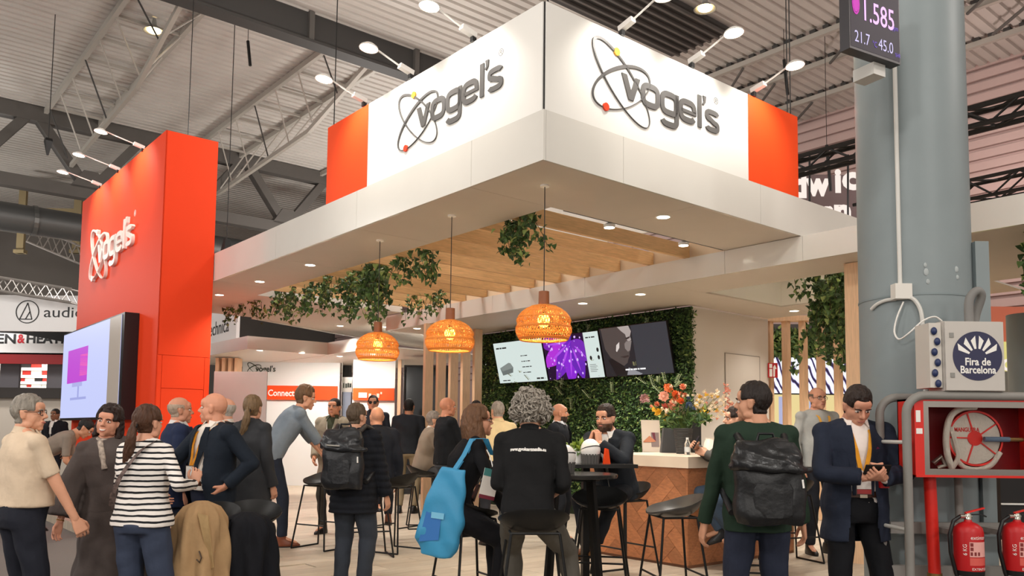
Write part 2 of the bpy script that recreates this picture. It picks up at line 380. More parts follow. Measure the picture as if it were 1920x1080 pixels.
# the logo: two orbits, two dots, lower case lettering
def orbit(cx, cy, a, b, rot, wmin, wmax, ph, d, n=64, cut=None):
    q = MB(); R = []
    for i in range(n + 1):
        t = 2 * PI * i / n
        w_ = wmin + (wmax - wmin) * (.5 + .5 * math.cos(t - ph)) ** 1.5
        ring = []
        for k in (-1, 1):
            x = (a + k * w_ / 2) * math.cos(t); y = (b + k * w_ / 2) * math.sin(t)
            ring.append((cx + x * math.cos(rot) - y * math.sin(rot), cy + x * math.sin(rot) + y * math.cos(rot)))
        R.append(ring)
    rr = [[Vector((p[0][0], p[0][1], 0)), Vector((p[1][0], p[1][1], 0)), Vector((p[1][0], p[1][1], d)), Vector((p[0][0], p[0][1], d))] for p in R]
    return q.loft(rr, cap=False)
def ribbon(pts, t, d, closed=False):
    """flat stroke of width t along a path, extruded by d"""
    pts = [Vector(p) for p in pts]; n = len(pts); R = []
    for i, p in enumerate(pts):
        a = pts[(i - 1) % n] if closed or i else p; b = pts[(i + 1) % n] if closed or i < n - 1 else p
        d0 = (p - a); d1 = (b - p); d0 = d0.normalized() if d0.length > 1e-9 else d1.normalized(); d1 = d1.normalized() if d1.length > 1e-9 else d0
        m_ = (d0 + d1).normalized(); nn = Vector((-m_.y, m_.x)); w_ = t / 2 / max(.6, nn.dot(Vector((-d0.y, d0.x))))
        u_, l_ = p + nn * w_, p - nn * w_; R.append([Vector((l_.x, l_.y, 0)), Vector((u_.x, u_.y, 0)), Vector((u_.x, u_.y, d)), Vector((l_.x, l_.y, d))])
    if closed: R.append(R[0])
    return MB().loft(R, cap=not closed)
def sup(cx, cy, a, b, t0, t1, n=40, p=3.4):
    out = []
    for i in range(n + 1):
        t = t0 + (t1 - t0) * i / n; c, s_ = math.cos(t), math.sin(t)
        out.append((cx + a * math.copysign(abs(c) ** (2 / p), c), cy + b * math.copysign(abs(s_) ** (2 / p), s_)))
    return out
def logo_letters(d):
    h = .21; t = .052; a, b = .098, h / 2 - t * .42; L = []
    L.append(MB().prism([(0, h), (.064, h), (.118, .075), (.172, h), (.232, h), (.148, 0), (.088, 0)], d, Matrix.Identity(4)))
    x = .245 + a + t / 2; L.append(ribbon(sup(x, h / 2, a, b, 0, 2 * PI)[:-1], t, d, True))
    x = .520 + a + t / 2 - .02; q = ribbon(sup(x, h / 2, a, b, 0, 2 * PI)[:-1], t, d, True)
    g2 = ribbon([(x + a + .004, h), (x + a + .004, .02)] + sup(x, -.01, a + .004, .075, 0, -PI * .86, 20)[2:], t, d); q.add(g2.v, g2.f); L.append(q)
    x = .775 + a + t / 2 - .02; q = ribbon(sup(x, h / 2, a, b, -.0, 2 * PI - .55, 40), t, d); g2 = ribbon([(x - a, h / 2 - .004), (x + a + t / 2, h / 2 - .004)], t * .62, d); q.add(g2.v, g2.f); L.append(q)
    L.append(MB().prism([(1.028, 0), (1.082, 0), (1.082, .305), (1.028, .305)], d, Matrix.Identity(4)))
    L.append(MB().prism([(1.105, .315), (1.150, .315), (1.142, .255), (1.112, .225), (1.100, .235), (1.116, .262)], d, Matrix.Identity(4)))
    x = 1.245; a2 = .092; tp = sup(x, h * .73, a2 - t * .2, h * .27 - t * .42, .25, PI, 16) + sup(x, h * .73, a2 - t * .2, h * .27 - t * .42, PI, PI * 1.42, 8)[1:]
    bt = sup(x, h * .27, a2 - t * .2, h * .27 - t * .42, PI * .42, -PI + .25, 24); L.append(ribbon(tp + bt, t * .9, d))
    return L
def logo(parent, M, k, ink, dotm, d=.012, bold=.005):
    """unit: text starts at x=0, baseline y=0; k scales"""
    K = M @ Matrix.Diagonal((k, k, 1, 1))
    orbit(.01, .115, .44, .155, math.radians(-41), .005, .027, PI * .9, d).build('logo_orbit', ink, parent, K)
    orbit(.01, .08, .385, .165, math.radians(27), .005, .030, PI * .45, d).build('logo_orbit', ink, parent, K)
    q = MB(); q.lathe([(.0005, 0), (.034, 0), (.034, d + .004), (.0005, d + .004)], 20); 
    q.build('logo_dot', dotm[0], parent, K @ T(-.06, .37, 0)); q.build('logo_dot', dotm[1], parent, K @ T(-.19, -.14, 0))
    for q in logo_letters(d): q.build('letter', ink, parent, K)
    r = text('registered_mark', '®', .09, ink, K @ T(1.28, .29, 0), parent, .001)
ink = mat('logo grey', '5c5a59', .4); yel = mat('logo yellow', 'f0b23c', .4); dotr = mat('logo red', 'e2421c', .4)
logo(sign, wall_frame((-.001, 1.78, 4.125), (0, -1, 0)), .95, ink, (yel, dotr))
logo(sign, wall_frame((.87, -.001, 4.125), (1, 0, 0)), 1.0, ink, (yel, dotr))
# ================================================================== RED TOWER
tow = thing('tower', 'tall red booth tower with white logo, left of the canopy', 'tower', BM)
bx('core', (-.71, 7.0, 0), (-.02, 11.80, 5.40), red_paint, tow)
bx('side_panel', (-.73, 6.985, 2.30), (-.01, 6.998, 5.41), red_paint, tow)
bx('side_panel', (-.73, 6.985, .16), (-.66, 6.998, 2.294), red_paint, tow); bx('side_panel', (-.08, 6.985, .16), (-.01, 6.998, 2.294), red_paint, tow)
bx('side_panel', (-.654, 6.985, 1.85), (-.086, 6.998, 2.294), red_paint, tow)
bx('service_door', (-.654, 6.988, .16), (-.086, 6.998, 1.844), red_paint, tow)
bx('plinth', (-.73, 6.985, 0), (-.01, 6.998, .154), mat('plinth red', 'd23a1d', .5), tow)
bx('front_panel', (-.73, 6.985, 0), (-.712, 11.8, 5.41), red_paint, tow)
logo(tow, wall_frame((-.732, 10.31, 4.03), (0, -1, 0)), 1.5, mat('logo white', 'f4e9e2', .4), (MATS['logo white'], MATS['logo white']), .05)
vw = thing('video_wall', 'big bright lavender video wall on the left side of the red tower', 'screen', BM)
bx('bezel', (-.93, 7.86, 1.42), (-.735, 11.75, 2.95), mat('bezel black', '160f12', .3), vw)
scm = glow('lavender screen', 'b9c0ea', .95)
bx('screen', (-.935, 8.0, 1.46), (-.93, 11.72, 2.93), scm, vw)
for lo, hi, c in (((9.9, 2.05), (11.3, 2.62), 'b843c8'), ((10.2, 1.98), (10.9, 2.05), 'a7a9dd'), ((10.4, 1.80), (10.5, 2.0), '9aa0d8'), ((9.9, 1.76), (11.0, 1.80), '9aa0d8')):
    bx('screen_image', (-.937, lo[0], lo[1]), (-.935, hi[0], hi[1]), glow('screen ' + c, c, .9), vw)
bx('screen_image', (-.937, 9.9, 2.15), (-.9365, 10.4, 2.5), glow('screen pink', 'e463a8', .9), vw)
bx('reflection_strip', (-.937, 8.0, 1.46), (-.934, 8.62, 2.93), mat('painted reflection', 'd6cbc0', .25), vw)  # plain beige strip, a reflection on the screen painted as colour
# ================================================================== PERGOLA
per = thing('pergola', 'row of light oak beams laid between the canopy sides', 'pergola', BM)
for k in range(11):
    u = 1.50 + .5614 * k
    bx('slat', (.953, u, SOFF + .003), (3.70, u + .05, SOFF + .165), wood_l, per)
bx('ledger', (3.72, .98, SOFF + .003), (3.76, 7.7, SOFF + .20), mat('pale ledger', 'ecd3b2', .6), per)
# ================================================================== BACK OF THE BAR
st = MB(); st.box((5.26, 2.70, 0), (7.18, 7.5, SB)); tag(st.build('wall_storeroom', mat('storeroom wall', 'e2dad0', .6), None, BM), kind='structure')
dr = thing('door_1', None, None, BM, kind='structure'); bx('leaf', (6.05, 2.69, 0), (6.92, 2.698, 2.5), mat('hidden door', 'e0d8ce', .55), dr)
for lo, hi in (((6.04, 2.688, 0), (6.05, 2.699, 2.51)), ((6.92, 2.688, 0), (6.93, 2.699, 2.51)), ((6.05, 2.688, 2.5), (6.92, 2.699, 2.51))): bx('joint_strip', lo, hi, mat('door joint', '8f867c', .7), dr)
hed = thing('green_wall', 'dense green artificial hedge wall behind the bar screens', 'hedge', BM)
bx('backing', (5.20, 2.69, 0), (5.26, 7.5, SB - .01), mat('hedge backing', '1c2a16', .9), hed)
leafA = mat('leaf dark', '38532a', .5, spec=.5); leafB = mat('leaf mid', '56743a', .45, spec=.5); leafC = mat('leaf light', '93a65c', .45, spec=.5)
def leafcloud(pts, size, mats_w, aspect=.5, droop=.4, dirf=None):
    q = MB()
    for p in pts:
        s = size * random.uniform(.65, 1.3); d = Vector((random.gauss(0, 1), random.gauss(0, 1), random.gauss(0, 1) - droop)) + (dirf if dirf else Vector((0, 0, 0)))
        d.normalize(); x = d.cross(Vector((random.gauss(0, 1), random.gauss(0, 1), random.gauss(0, 1)))).normalized(); nn = d.cross(x)
        q.mi = random.choices((0, 1, 2), mats_w)[0]; p = Vector(p); wv = x * (s * aspect * .5); m = p + d * (s * .45) + nn * (s * .12); e = p + d * s
        q.add([p, m + wv, e, m - wv], [(0, 1, 2, 3)])
    return q
pts = [(5.20 - random.uniform(-.01, .09), random.uniform(2.69, 7.5), random.uniform(.3, SB - .03)) for _ in range(24000)]
pts += [(random.uniform(5.14, 5.28), 2.69 - random.uniform(0, .05), random.uniform(.3, SB - .03)) for _ in range(1200)]
tag(leafcloud(pts, .056, (.50, .40, .10), .5, .3, Vector((-.9, 0, 0))).build('foliage', [leafA, leafB, leafC], hed), kind='stuff')
# pale fern fronds
q = MB()
for _ in range(70):
    b = Vector((5.12, random.uniform(2.8, 6.9), random.uniform(1.1, 2.9))); up = Vector((-.35, random.uniform(-.8, .8), random.uniform(.2, 1))).normalized()
    for j in range(7):
        p = b + up * (.026 * j)
        for sg in (-1, 1):
            e = p + Vector((-.02, sg * .04, .018)); q.add([p, p + (e - p) * .5 + Vector((0, 0, .008)), e, p + (e - p) * .5 - Vector((0, 0, .008))], [(0, 1, 2, 3)])
tag(q.build('fern_fronds', mat('fern pale', '9aa87c', .45), hed), kind='stuff')
# three screens tipped forward
def tvset(name, lab, u0, u1, z0=2.16, z1=2.905):
    """tipped forward; local x to the viewer's right, y up the screen"""
    wd = u1 - u0; h = (z1 - z0)
    wd = 1.52; h = .87; FS = (u1 - u0) / wd
    M = BM @ wall_frame((5.09, u1, z0), (0, -1, 0)) @ Matrix.Rotation(math.radians(14), 4, 'X')
    t = thing(name, lab, 'screen', M @ Matrix.Scale(FS, 4), 'menu screens on the green wall')
    bx('bezel', (0, 0, -.05), (wd, h, -.004), black, t)
    bx('bracket', (wd * .4, h * .05, -.10), (wd * .6, h * .25, -.05), blackmetal, t)
    return t, wd, h
def flat(name, poly, z, m, parent, M=None):
    q = MB(); q.add([(x, y, z) for x, y in poly], [tuple(range(len(poly)))]); return q.build(name, m, parent, M)
def rect(x0, y0, x1, y1): return [(x0, y0), (x1, y0), (x1, y1), (x0, y1)]
sI = glow('screen ink', '22262a', .5)
t, wd, h = tvset('menu_screen', 'white product screen with grey box, left end of the green wall', 5.52, 6.80)
flat('display', rect(.01, .01, wd - .01, h - .01), 0, glow('pale screen', 'c9d6d2', .92), t)
def scribble(x, y, wds, hh, m):
    for wd_ in wds: flat('text_mark', rect(x, y, x + wd_, y + hh), .001, m, t); x += wd_ + .018
scribble(.08, h - .14, (.10, .06, .14), .03, sI)
for k, ws in enumerate(((.05, .03, .09), (.04, .06, .03, .08), (.09, .10, .06), (.05, .03, .12))): scribble(.82, h - .33 - .115 * k, ws, .018, sI)
scribble(.13, .05, (.12, .10), .02, sI); scribble(1.20, .05, (.10, .09), .032, sI)
flat('picture', [(.10, .33), (.16, .17), (.50, .22), (.53, .33), (.46, .42), (.40, .43)], .001, glow('box grey', '6f7876', .7), t)
flat('picture', [(.10, .33), (.40, .43), (.46, .42), (.53, .33), (.49, .31), (.17, .26)], .0015, glow('box grey light', '868f8c', .75), t)
t, wd, h = tvset('menu_screen', 'screen with purple flower petals, middle of the three', 4.21, 5.50)
flat('display', rect(.01, .01, 1.13, h - .01), 0, glow('violet dark', '1d0630', .8), t)
def petal(cx, cy, ang, L, wv, c, z):
    P = []
    for i in range(13):
        s_ = i / 12; P.append((L * s_, wv * math.sin(PI * s_ ** .8) * .5))
    P = P + [(x, -y) for x, y in reversed(P[1:-1])]
    ca, sa = math.cos(ang), math.sin(ang)
    P = [(min(max(cx + x * ca - y * sa, .012), 1.128), min(max(cy + x * sa + y * ca, .012), h - .012)) for x, y in P]
    flat('petal', P, z, glow('petal ' + c, c, .95), t)
for i, (a, c, L) in enumerate(((2.75, '9a1fc0', 1.0), (3.15, '6e189e', 1.0), (3.62, 'a52cc8', 1.05), (4.05, '6a1fb0', .95), (4.5, '7f22c4', .95), (4.95, '5f20a8', .8), (5.5, '6c24a8', .6), (2.3, '4a2390', .6))):
    petal(.80, .74, a, L, .38, c, .001 + i * .0004)
    petal(.78 + .12 * math.cos(a), .72 + .12 * math.sin(a), a + .03, L * .6, .05, 'a648d8', .0045 + i * .0002)
q = MB()
for _ in range(46):
    x = random.uniform(.04, 1.1); y = random.uniform(.04, h - .05); r = random.uniform(.008, .026); q.add([(x + r * math.cos(k * PI / 4), y + r * 1.2 * math.sin(k * PI / 4), .007) for k in range(8)], [tuple(range(8))])
tag(q.build('dew_drops', glow('dew', 'd9b8ff', .9), t), kind='stuff')
flat('display', rect(1.13, .01, wd - .01, h - .01), .0, glow('pale screen', 'c9d6d2', .92), t)
scribble(1.18, h - .12, (.07, .04, .09), .022, sI)
for k, (x, y) in enumerate(((1.44, .52), (1.24, .38), (1.44, .38))):
    q = MB(); q.add([(x + .03 * math.cos(j * PI / 5), y + .042 * math.sin(j * PI / 5), .001) for j in range(10)], [tuple(range(10))]); q.build('icon', sI, t)
for k in range(5): flat('text_line', rect(1.18, .12 + .032 * k, 1.34 + .03 * (k % 2), .132 + .032 * k), .001, glow('text grey', '8b9391', .7), t)
t, wd, h = tvset('menu_screen', 'dark screen with a shadowed face in black and white, right end', 2.86, 4.19)
scrd = glow('charcoal screen', '2b2d33', .55)
flat('display', rect(.01, .01, wd - .01, h - .01), 0, scrd, t)
flat('display', rect(.75, .01, wd - .01, h - .01), .0004, glow('slate screen', '43474f', .55), t)
face = [(.05, .86), (.70, .86), (.74, .76), (.70, .68), (.72, .62), (.68, .50), (.655, .44), (.63, .40), (.62, .34), (.58, .29), (.55, .23), (.46, .18), (.30, .22), (.18, .34), (.08, .5)]
flat('face', face, .001, glow('face dark', '5b524f', .6), t)
flat('face_light', [(.44, .86), (.70, .86), (.74, .76), (.70, .68), (.715, .62), (.66, .58), (.62, .62), (.60, .72), (.52, .78)], .0015, glow('face light', 'b4a9a4', .75), t)
flat('face_light', [(.60, .60), (.55, .56), (.545, .48), (.60, .42), (.655, .44), (.68, .50), (.72, .60)], .0016, glow('face mid', '8e8480', .7), t)
flat('face_light', [(.36, .55), (.33, .45), (.35, .43), (.42, .50), (.44, .60)], .0017, glow('face glint', 'd9cfca', .8), t)
flat('face_line', [(.40, .345), (.60, .36), (.61, .335), (.50, .315)], .0018, glow('lip dark', '3f3634', .6), t)
flat('face_line', [(.58, .655), (.70, .68), (.69, .65), (.62, .63)], .0018, glow('lip dark', '3f3634', .6), t)
flat('collar', [(.25, .02), (.12, .3), (.2, .33), (.46, .18), (.5, .02)], .0012, glow('collar dark', '1a1a1d', .6), t)
flat('collar', [(.5, .02), (.56, .15), (.85, .03), (.8, .012)], .0019, glow('collar pale', '9a9aa0', .7), t)
M_w = glow('screen white', 'f0f0f0', .9); x_ = .48
for wd_ in (.10, .05, .08, .04, .12): flat('text_mark', rect(x_, .10, x_ + wd_, .125), .0025, M_w, t); x_ += wd_ + .015
# five oak fins left of the green wall, screen of fins at the right
fs_ = thing('fin_screen', 'screen of five upright oak fins left of the green wall', 'screen', BM)
for v in (3.64, 3.90, 4.16, 4.42, 4.68): bx('fin', (v - .08, 6.90, 0), (v + .08, 6.97, SB - .004), wood_v, fs_)
fs_ = thing('fin_screen', 'screen of upright oak fins in front of the colourful wall at the right', 'screen', BM)
for k in range(7):
    c = Vector((7.33, 2.78, 0)) + Vector((.626, -.778, 0)) * (.258 * k)
    bx('fin', (-.04, -.055, 0), (.04, .055, SB - .02), wood_v, fs_, T(*c) @ RZ(-.15))
q = MB(); q.sq((7.25, 2.88, SB + .02), (8.5, 1.35, SB + .02), .2, .08); q.build('head_rail', wood_v, fs_)
po = thing('timber_portal', 'tall oak portal frame beside the round steel column', 'frame', BM)
bx('post', (4.06, -.42, 0), (4.17, -.24, 3.115), wood_v, po); bx('lintel', (4.06, -1.1, 3.0), (4.17, -.425, 3.115), wood_l, po); bx('post', (4.06, -1.28, 0), (4.17, -1.105, 3.115), wood_v, po)
# ================================================================== LAMPS OF THE BOOTH
def spot(parent, loc, target, power, ang=70, blend=.6, col=(1, .94, .86), r=.05):
    d = bpy.data.lights.new('spot', 'SPOT'); d.energy = power; d.color = col; d.spot_size = math.radians(ang); d.spot_blend = blend; d.shadow_soft_size = r
    o = bpy.data.objects.new('light', d); C.objects.link(o); o.parent = parent; o.location = loc
    o.rotation_euler = (Vector(target) - Vector(loc)).to_track_quat('-Z', 'Y').to_euler(); return o
lamp_white = mat('lamp housing white', 'ece8e2', .35); lens = glow('spot lens', 'fff0cf', 14)
def arm_spot(lab, base, out, group, power=46, L=.40):
    """base: booth point on the sign top, out: outward direction"""
    base = Vector(base); out = Vector(out)
    t = thing('arm_spotlight', lab, 'lamp', BM @ T(*base), group)
    q = MB(); q.box((-.02, -.02, -.05), (.02, .02, .02)); q.build('clamp', black, t)
    q = MB(); q.sq(Vector((0, 0, .01)) - out * .02, out * .13 + Vector((0, 0, .045)), .055, .045); q.build('ballast_box', lamp_white, t)
    q = MB(); q.bar(out * .12 + Vector((0, 0, .04)), out * L + Vector((0, 0, .13)), .009, 8); q.build('arm', lamp_white, t)
    hp = out * (L + .06) + Vector((0, 0, .12)); tgt = out * -.05 + Vector((0, 0, -.45))
    dz = (out * .12 + Vector((0, 0, -1))).normalized(); M = T(*hp) @ dz.to_track_quat('Z', 'Y').to_matrix().to_4x4()
    h = MB(); h.lathe([(.001, -.035), (.045, -.03), (.085, .0), (.092, .014), (.084, .014)], 22); hd = h.build('lamp_head', lamp_white, t, M, 40)
    h = MB(); h.lathe([(.001, .016), (.05, .016), (.084, .010)], 22); h.build('lens', lens, hd)
    spot(t, hp + dz * .03, tgt, power, 105, .8)
for k, (u, lb) in enumerate(((2.80, 'arm spotlight on the left sign face above its orange panel'), (1.91, 'arm spotlight on the left sign face above the orbit logo'), (.92, 'arm spotlight on the left sign face nearest the corner'))):
    arm_spot(lb, (-.0, u, STOP + .05), (-1, 0, 0), 'arm spotlights on the sign box')
for k, (v, lb) in enumerate(((.88, 'arm spotlight on the right sign face nearest the corner'), (1.82, 'arm spotlight on the right sign face above the lettering'), (2.80, 'arm spotlight on the right sign face at the orange panel'))):
    arm_spot(lb, (v, -.0, STOP + .05), (0, -1, 0), 'arm spotlights on the sign box')
for u, lb in ((8.09, 'arm spotlight on the red tower, nearest to the tower corner'), (9.43, 'arm spotlight on the red tower, middle one'), (10.57, 'arm spotlight on the red tower, farthest from the corner')):
    arm_spot(lb, (-.73, u, 5.44), (-1, 0, 0), 'arm spotlights on the red tower', 70, .52)
def downlight(v, u, lab, z=SOFF, power=22, aim=(0, 0, -1)):
    t = thing('downlight', lab, 'lamp', BM @ T(v, u, z), 'recessed downlights')
    q = MB(); q.lathe([(.062, -.003), (.075, -.004), (.078, .001), (.062, .001)], 24); q.build('trim_ring', whiteplain, t, None, 40)
    q = MB(); q.lathe([(.0005, -.002), (.062, -.002)], 24); q.build('diffuser', glow('downlight', 'fff3dc', 12), t)
    if power: spot(t, (0, 0, -.03), aim, power, 120, .7, (1, .94, .85))
downlight(1.99, .48, 'downlight in the canopy underside below the right sign', power=120)
downlight(.5, 4.98, 'downlight in the long canopy underside, third from the red tower', power=120)
downlight(.5, 6.56, 'downlight in the long canopy underside, second from the red tower', power=120)
downlight(.5, 8.12, 'downlight in the long canopy underside, right beside the red tower', power=120)
downlight(3.98, 3.59, 'downlight over the bar, just right of the nearest wicker pendant', SB, 150)
downlight(3.99, 2.53, 'downlight over the bar above the right hand screen', SB, 150)
_q = bl(on_z(782, 616, SB)); downlight(_q.x, _q.y, 'downlight under the second beam between the two farther pendants', SB, 110)
downlight(3.7, 10.2, 'downlight in the rear canopy underside left of the ivy tips', power=60)
downlight(4.45, 9.7, 'downlight in the rear canopy underside right of the ivy tips', power=60)
downlight(6.7, 1.95, 'downlight in front of the storeroom wall', SB, 30)
downlight(6.75, .9, 'downlight above the slatted screen', SB, 260)
tr = thing('lamp_track', 'dark lamp track with two small glowing spots behind the canopy edge', 'lamp', BM)
bx('rail', (1.2, 1.0, 3.42), (4.6, 1.05, 3.46), black, tr)
for v in (1.85, 3.03):
    q = MB(); q.lathe([(.0005, 0), (.055, 0), (.06, .03), (.03, .05)], 18); hd = q.build('lamp_head', whiteplain, tr, T(v, 1.06, 3.37), 40)
    q = MB(); q.lathe([(.0005, -.002), (.052, -.002)], 18); q.build('lens', glow('downlight', 'fff3dc', 12), hd)
    spot(tr, (v, 1.06, 3.35), (v, 1.06, 0), 50, 120, .8)
# wicker pendants
def translucent(name, col, mix=.55):
    m = mat(name, col, .6); nt = m.node_tree; b = nt.nodes['Principled BSDF']; o = nt.nodes['Material Output']
    t = nt.nodes.new('ShaderNodeBsdfTranslucent'); t.inputs['Color'].default_value = lin(col); mx = nt.nodes.new('ShaderNodeMixShader'); mx.inputs[0].default_value = mix
    nt.links.new(b.outputs[0], mx.inputs[1]); nt.links.new(t.outputs[0], mx.inputs[2]); nt.links.new(mx.outputs[0], o.inputs['Surface']); return m
rattan = translucent('rattan', 'f0b65e', .5)
def pendant():
    t = thing('pendant_lamp', 'x', 'lamp', None, 'wicker pendant lamps')
    q = MB(); q.bar((0, 0, 2.47), (0, 0, SOFF), .004, 6); q.build('cable', black, t)
    q = MB(); q.lathe([(.0005, SOFF), (.04, SOFF), (.04, SOFF - .015), (.0005, SOFF - .015)], 16); q.build('ceiling_rose', whiteplain, t)
    q = MB(); q.lathe([(.0005, 2.48), (.044, 2.48), (.046, 2.36), (.0005, 2.36)], 20); q.build('wooden_cap', mat('lamp cap wood', '8f5430', .5, var=.1), t, None, 40)
    def R(z): # radius of the dome at height t in 0..1 from bottom
        z_ = z
        return .235 * math.sin(math.radians(62 + 0)) * 0 + (.20 + .035 * math.sin(PI * min(1, z_ / .55))) if z_ < .5 else .2345 * math.sqrt(max(0.03, 1 - ((z_ - .42) / .60) ** 2))
    q = MB(); H0 = 2.075; HH = .29
    def P(a, s_): r = R(s_); return Vector((r * math.cos(a), r * math.sin(a), H0 + HH * s_))
    for s_ in (0, .03, .33, .36, .62, .8, .95): q.tube([P(2 * PI * k / 28, s_) for k in range(29)], .0055 if s_ not in (0, .03) else .008, 4, False)
    for k in range(64):
        a = 2 * PI * k / 64
        for sg in (-1, 1): q.tube([P(a + sg * .42 * s_, s_) for s_ in [i / 9 for i in range(10)]], .0032, 3, False)
    for k in range(54):
        a = 2 * PI * k / 54
        q.tube([P(a + .16 * math.sin(s_ * 19 + k * 1.7), s_) for s_ in [.36 + i / 22 for i in range(14)]], .003, 3, False)
    tag(q.build('wicker_shade', rattan, t), kind='stuff')
    q = MB(); q.ball((0, 0, 2.235), (.052, .052, .06), 16, 10); q.build('bulb', glow('filament bulb', 'ffc650', 7), t, None, 60)
    q = MB(); q.bar((0, 0, 2.28), (0, 0, 2.37), .018, 10); q.build('socket', mat('brass socket', '7a5a2c', .4, metal=.6), t)
    d = bpy.data.lights.new('bulb', 'POINT'); d.energy = 42; d.color = (1, .80, .48); d.shadow_soft_size = .062
    o = bpy.data.objects.new('light', d); C.objects.link(o); o.parent = t; o.location = (0, 0, 2.235)
    return t
pl = [(.45, .48, 'nearest and largest wicker pendant lamp, hanging in front of the green wall'), (.43, 1.80, 'middle one of the three wicker pendant lamps'), (.45, 3.18, 'farthest and smallest wicker pendant lamp, nearest the red tower')]
pd0 = pendant()
for i, (v, u, lb) in enumerate(pl):
    t = pd0 if i == 0 else copy_tree(pd0)
    t.matrix_world = BT(v, u, 0, i * .7); t['label'] = lb
# ================================================================== IVY
def ivy(name, lab, strands, leafs=34, size=.085, L=(.3, .9), spread=.3, M=BM):
    """strands: list of (v,u,z) roots"""
    t = thing(name, lab, 'plant', M, 'hanging ivy'); vn = MB(); q = MB()
    for r in strands:
        p = Vector(r); d = Vector((random.uniform(-.5, .5), random.uniform(-.5, .5), -.6)); P = [p.copy()]; ln = random.uniform(*L); n = max(4, int(ln / .07))
        for _ in range(n):
            d += Vector((random.gauss(0, .22), random.gauss(0, .22), -.35)); d.normalize(); p = p + d * .07; P.append(p.copy())
        vn.tube(P, .0035, 3)
        for _ in range(int(leafs * ln)):
            b = random.choice(P) + Vector((random.gauss(0, .035), random.gauss(0, .035), random.gauss(0, .03)))
            s = size * random.uniform(.6, 1.25); nrm = Vector((random.gauss(0, .7), random.gauss(0, .7), random.gauss(.3, .5))).normalized() + Vector((-.4, -.4, 0))
            nrm.normalize(); x = nrm.cross(Vector((random.gauss(0, .3), random.gauss(0, .3), 1))).normalized(); y = nrm.cross(x)
            if y.z > 0: y = -y; x = -x
            q.mi = random.choices((0, 1, 2), (.45, .37, .18))[0]
            def L_(a, c, h=0): return b + x * (a * s) + y * (c * s) + nrm * (h * s)
            q.add([L_(0, 0), L_(.5, -.05, -.12), L_(.36, .38, -.05), L_(0, 1.0, -.1), L_(-.36, .38, -.05), L_(-.5, -.05, -.12), L_(0, .4, .10)], [(0, 1, 6), (1, 2, 6), (2, 3, 6), (3, 4, 6), (4, 5, 6), (5, 0, 6)])
    tag(vn.build('stem', mat('ivy stem', '5a4a2c', .7), t), kind='stuff')
    tag(q.build('leaves', [leafA, leafB, leafC], t), kind='stuff'); return t
def roots(n, v, u, z, sv, su): return [(v + random.uniform(-sv, sv), u + random.uniform(-su, su), z + random.uniform(-.05, .1)) for _ in range(n)]
def rpx(n, x0, x1, y0, y1, z, dy=10):
    out = []
    for _ in range(n):
        f = random.random(); q_ = bl(on_z(x0 + (x1 - x0) * f, y0 + (y1 - y0) * f + random.uniform(0, dy), z)); out.append((q_.x, q_.y, z + random.uniform(-.03, .05)))
    return out
ivy('hanging_ivy', 'small ivy tuft hanging at the inner corner of the canopy', rpx(18, 945, 995, 418, 402, 3.42), 70, L=(.16, .50), size=.058)
ivy('hanging_ivy', 'ivy hanging from the first oak beams left of the middle pendant cable', rpx(17, 742, 815, 478, 458, 3.42, 16), 56, L=(.15, .46), size=.062)
ivy('hanging_ivy', 'large bushy ivy hanging behind the farthest pendant cable', rpx(38, 650, 722, 510, 489, 3.42, 20), 60, L=(.25, .74), size=.066)
ivy('hanging_ivy', 'dense ivy clump hanging left of the big drape', rpx(22, 520, 590, 545, 527, 3.42, 16), 54, L=(.15, .50), size=.068)
ivy('hanging_ivy', 'slim ivy strand group between the dense clump and the bushy ivy', rpx(10, 600, 632, 524, 516, 3.42, 12), 52, L=(.2, .48), size=.066)
ivy('hanging_ivy', 'sparse dark ivy nearest the red tower', rpx(18, 428, 492, 572, 558, 3.40, 8), 30, L=(.1, .32), size=.066)
ivy('hanging_ivy', 'ivy creeping on the oak beams above the middle pendant', rpx(16, 752, 836, 557, 541, 3.40, 14), 54, L=(.1, .26), size=.07)
ivy('hanging_ivy', 'ivy spilling from the recess above the slatted screen at the right', [(random.uniform(4.7, 6.0), random.uniform(-.1, .95), 3.25) for _ in range(46)], 58, L=(.30, .85), size=.072)
ivy('hanging_ivy', 'long trailing ivy strands in front of the oak fins', [(random.uniform(5.0, 5.4), random.uniform(.3, .75), 3.2) for _ in range(16)], 46, L=(.8, 1.25), size=.07)
ivy('hanging_ivy', 'ivy bush hanging under the white beam right of the steel column', [(random.uniform(3.9, 4.6), random.uniform(-2.9, -1.9), 3.1) for _ in range(60)], 56, L=(.25, .8), size=.075)
for k, (v, u, r_) in enumerate(((5.6, .55, .16), (4.8, -.05, .17), (4.35, -2.1, .16))):
    q = MB(); q.ball((0, 0, 0), (r_ * 1.25, r_, r_ * .62), 18, 10); o = q.build('paper_lantern', mat('tan paper', 'c9a57c', .7, bump=.3, bscale=9), None, BT(v, u, 3.17), 60)
    spot(o, (0, 0, .2), (0, 0, 2), 45, 160, .6, (1, .9, .75))  # added uplight above the opaque shade, brightens the dark recess
    tag(o, ['tan rounded lamp shade among the ivy above the oak fins', 'tan rounded lamp shade beside the timber portal', 'tan rounded lamp shade in the ivy right of the column'][k], 'lamp')
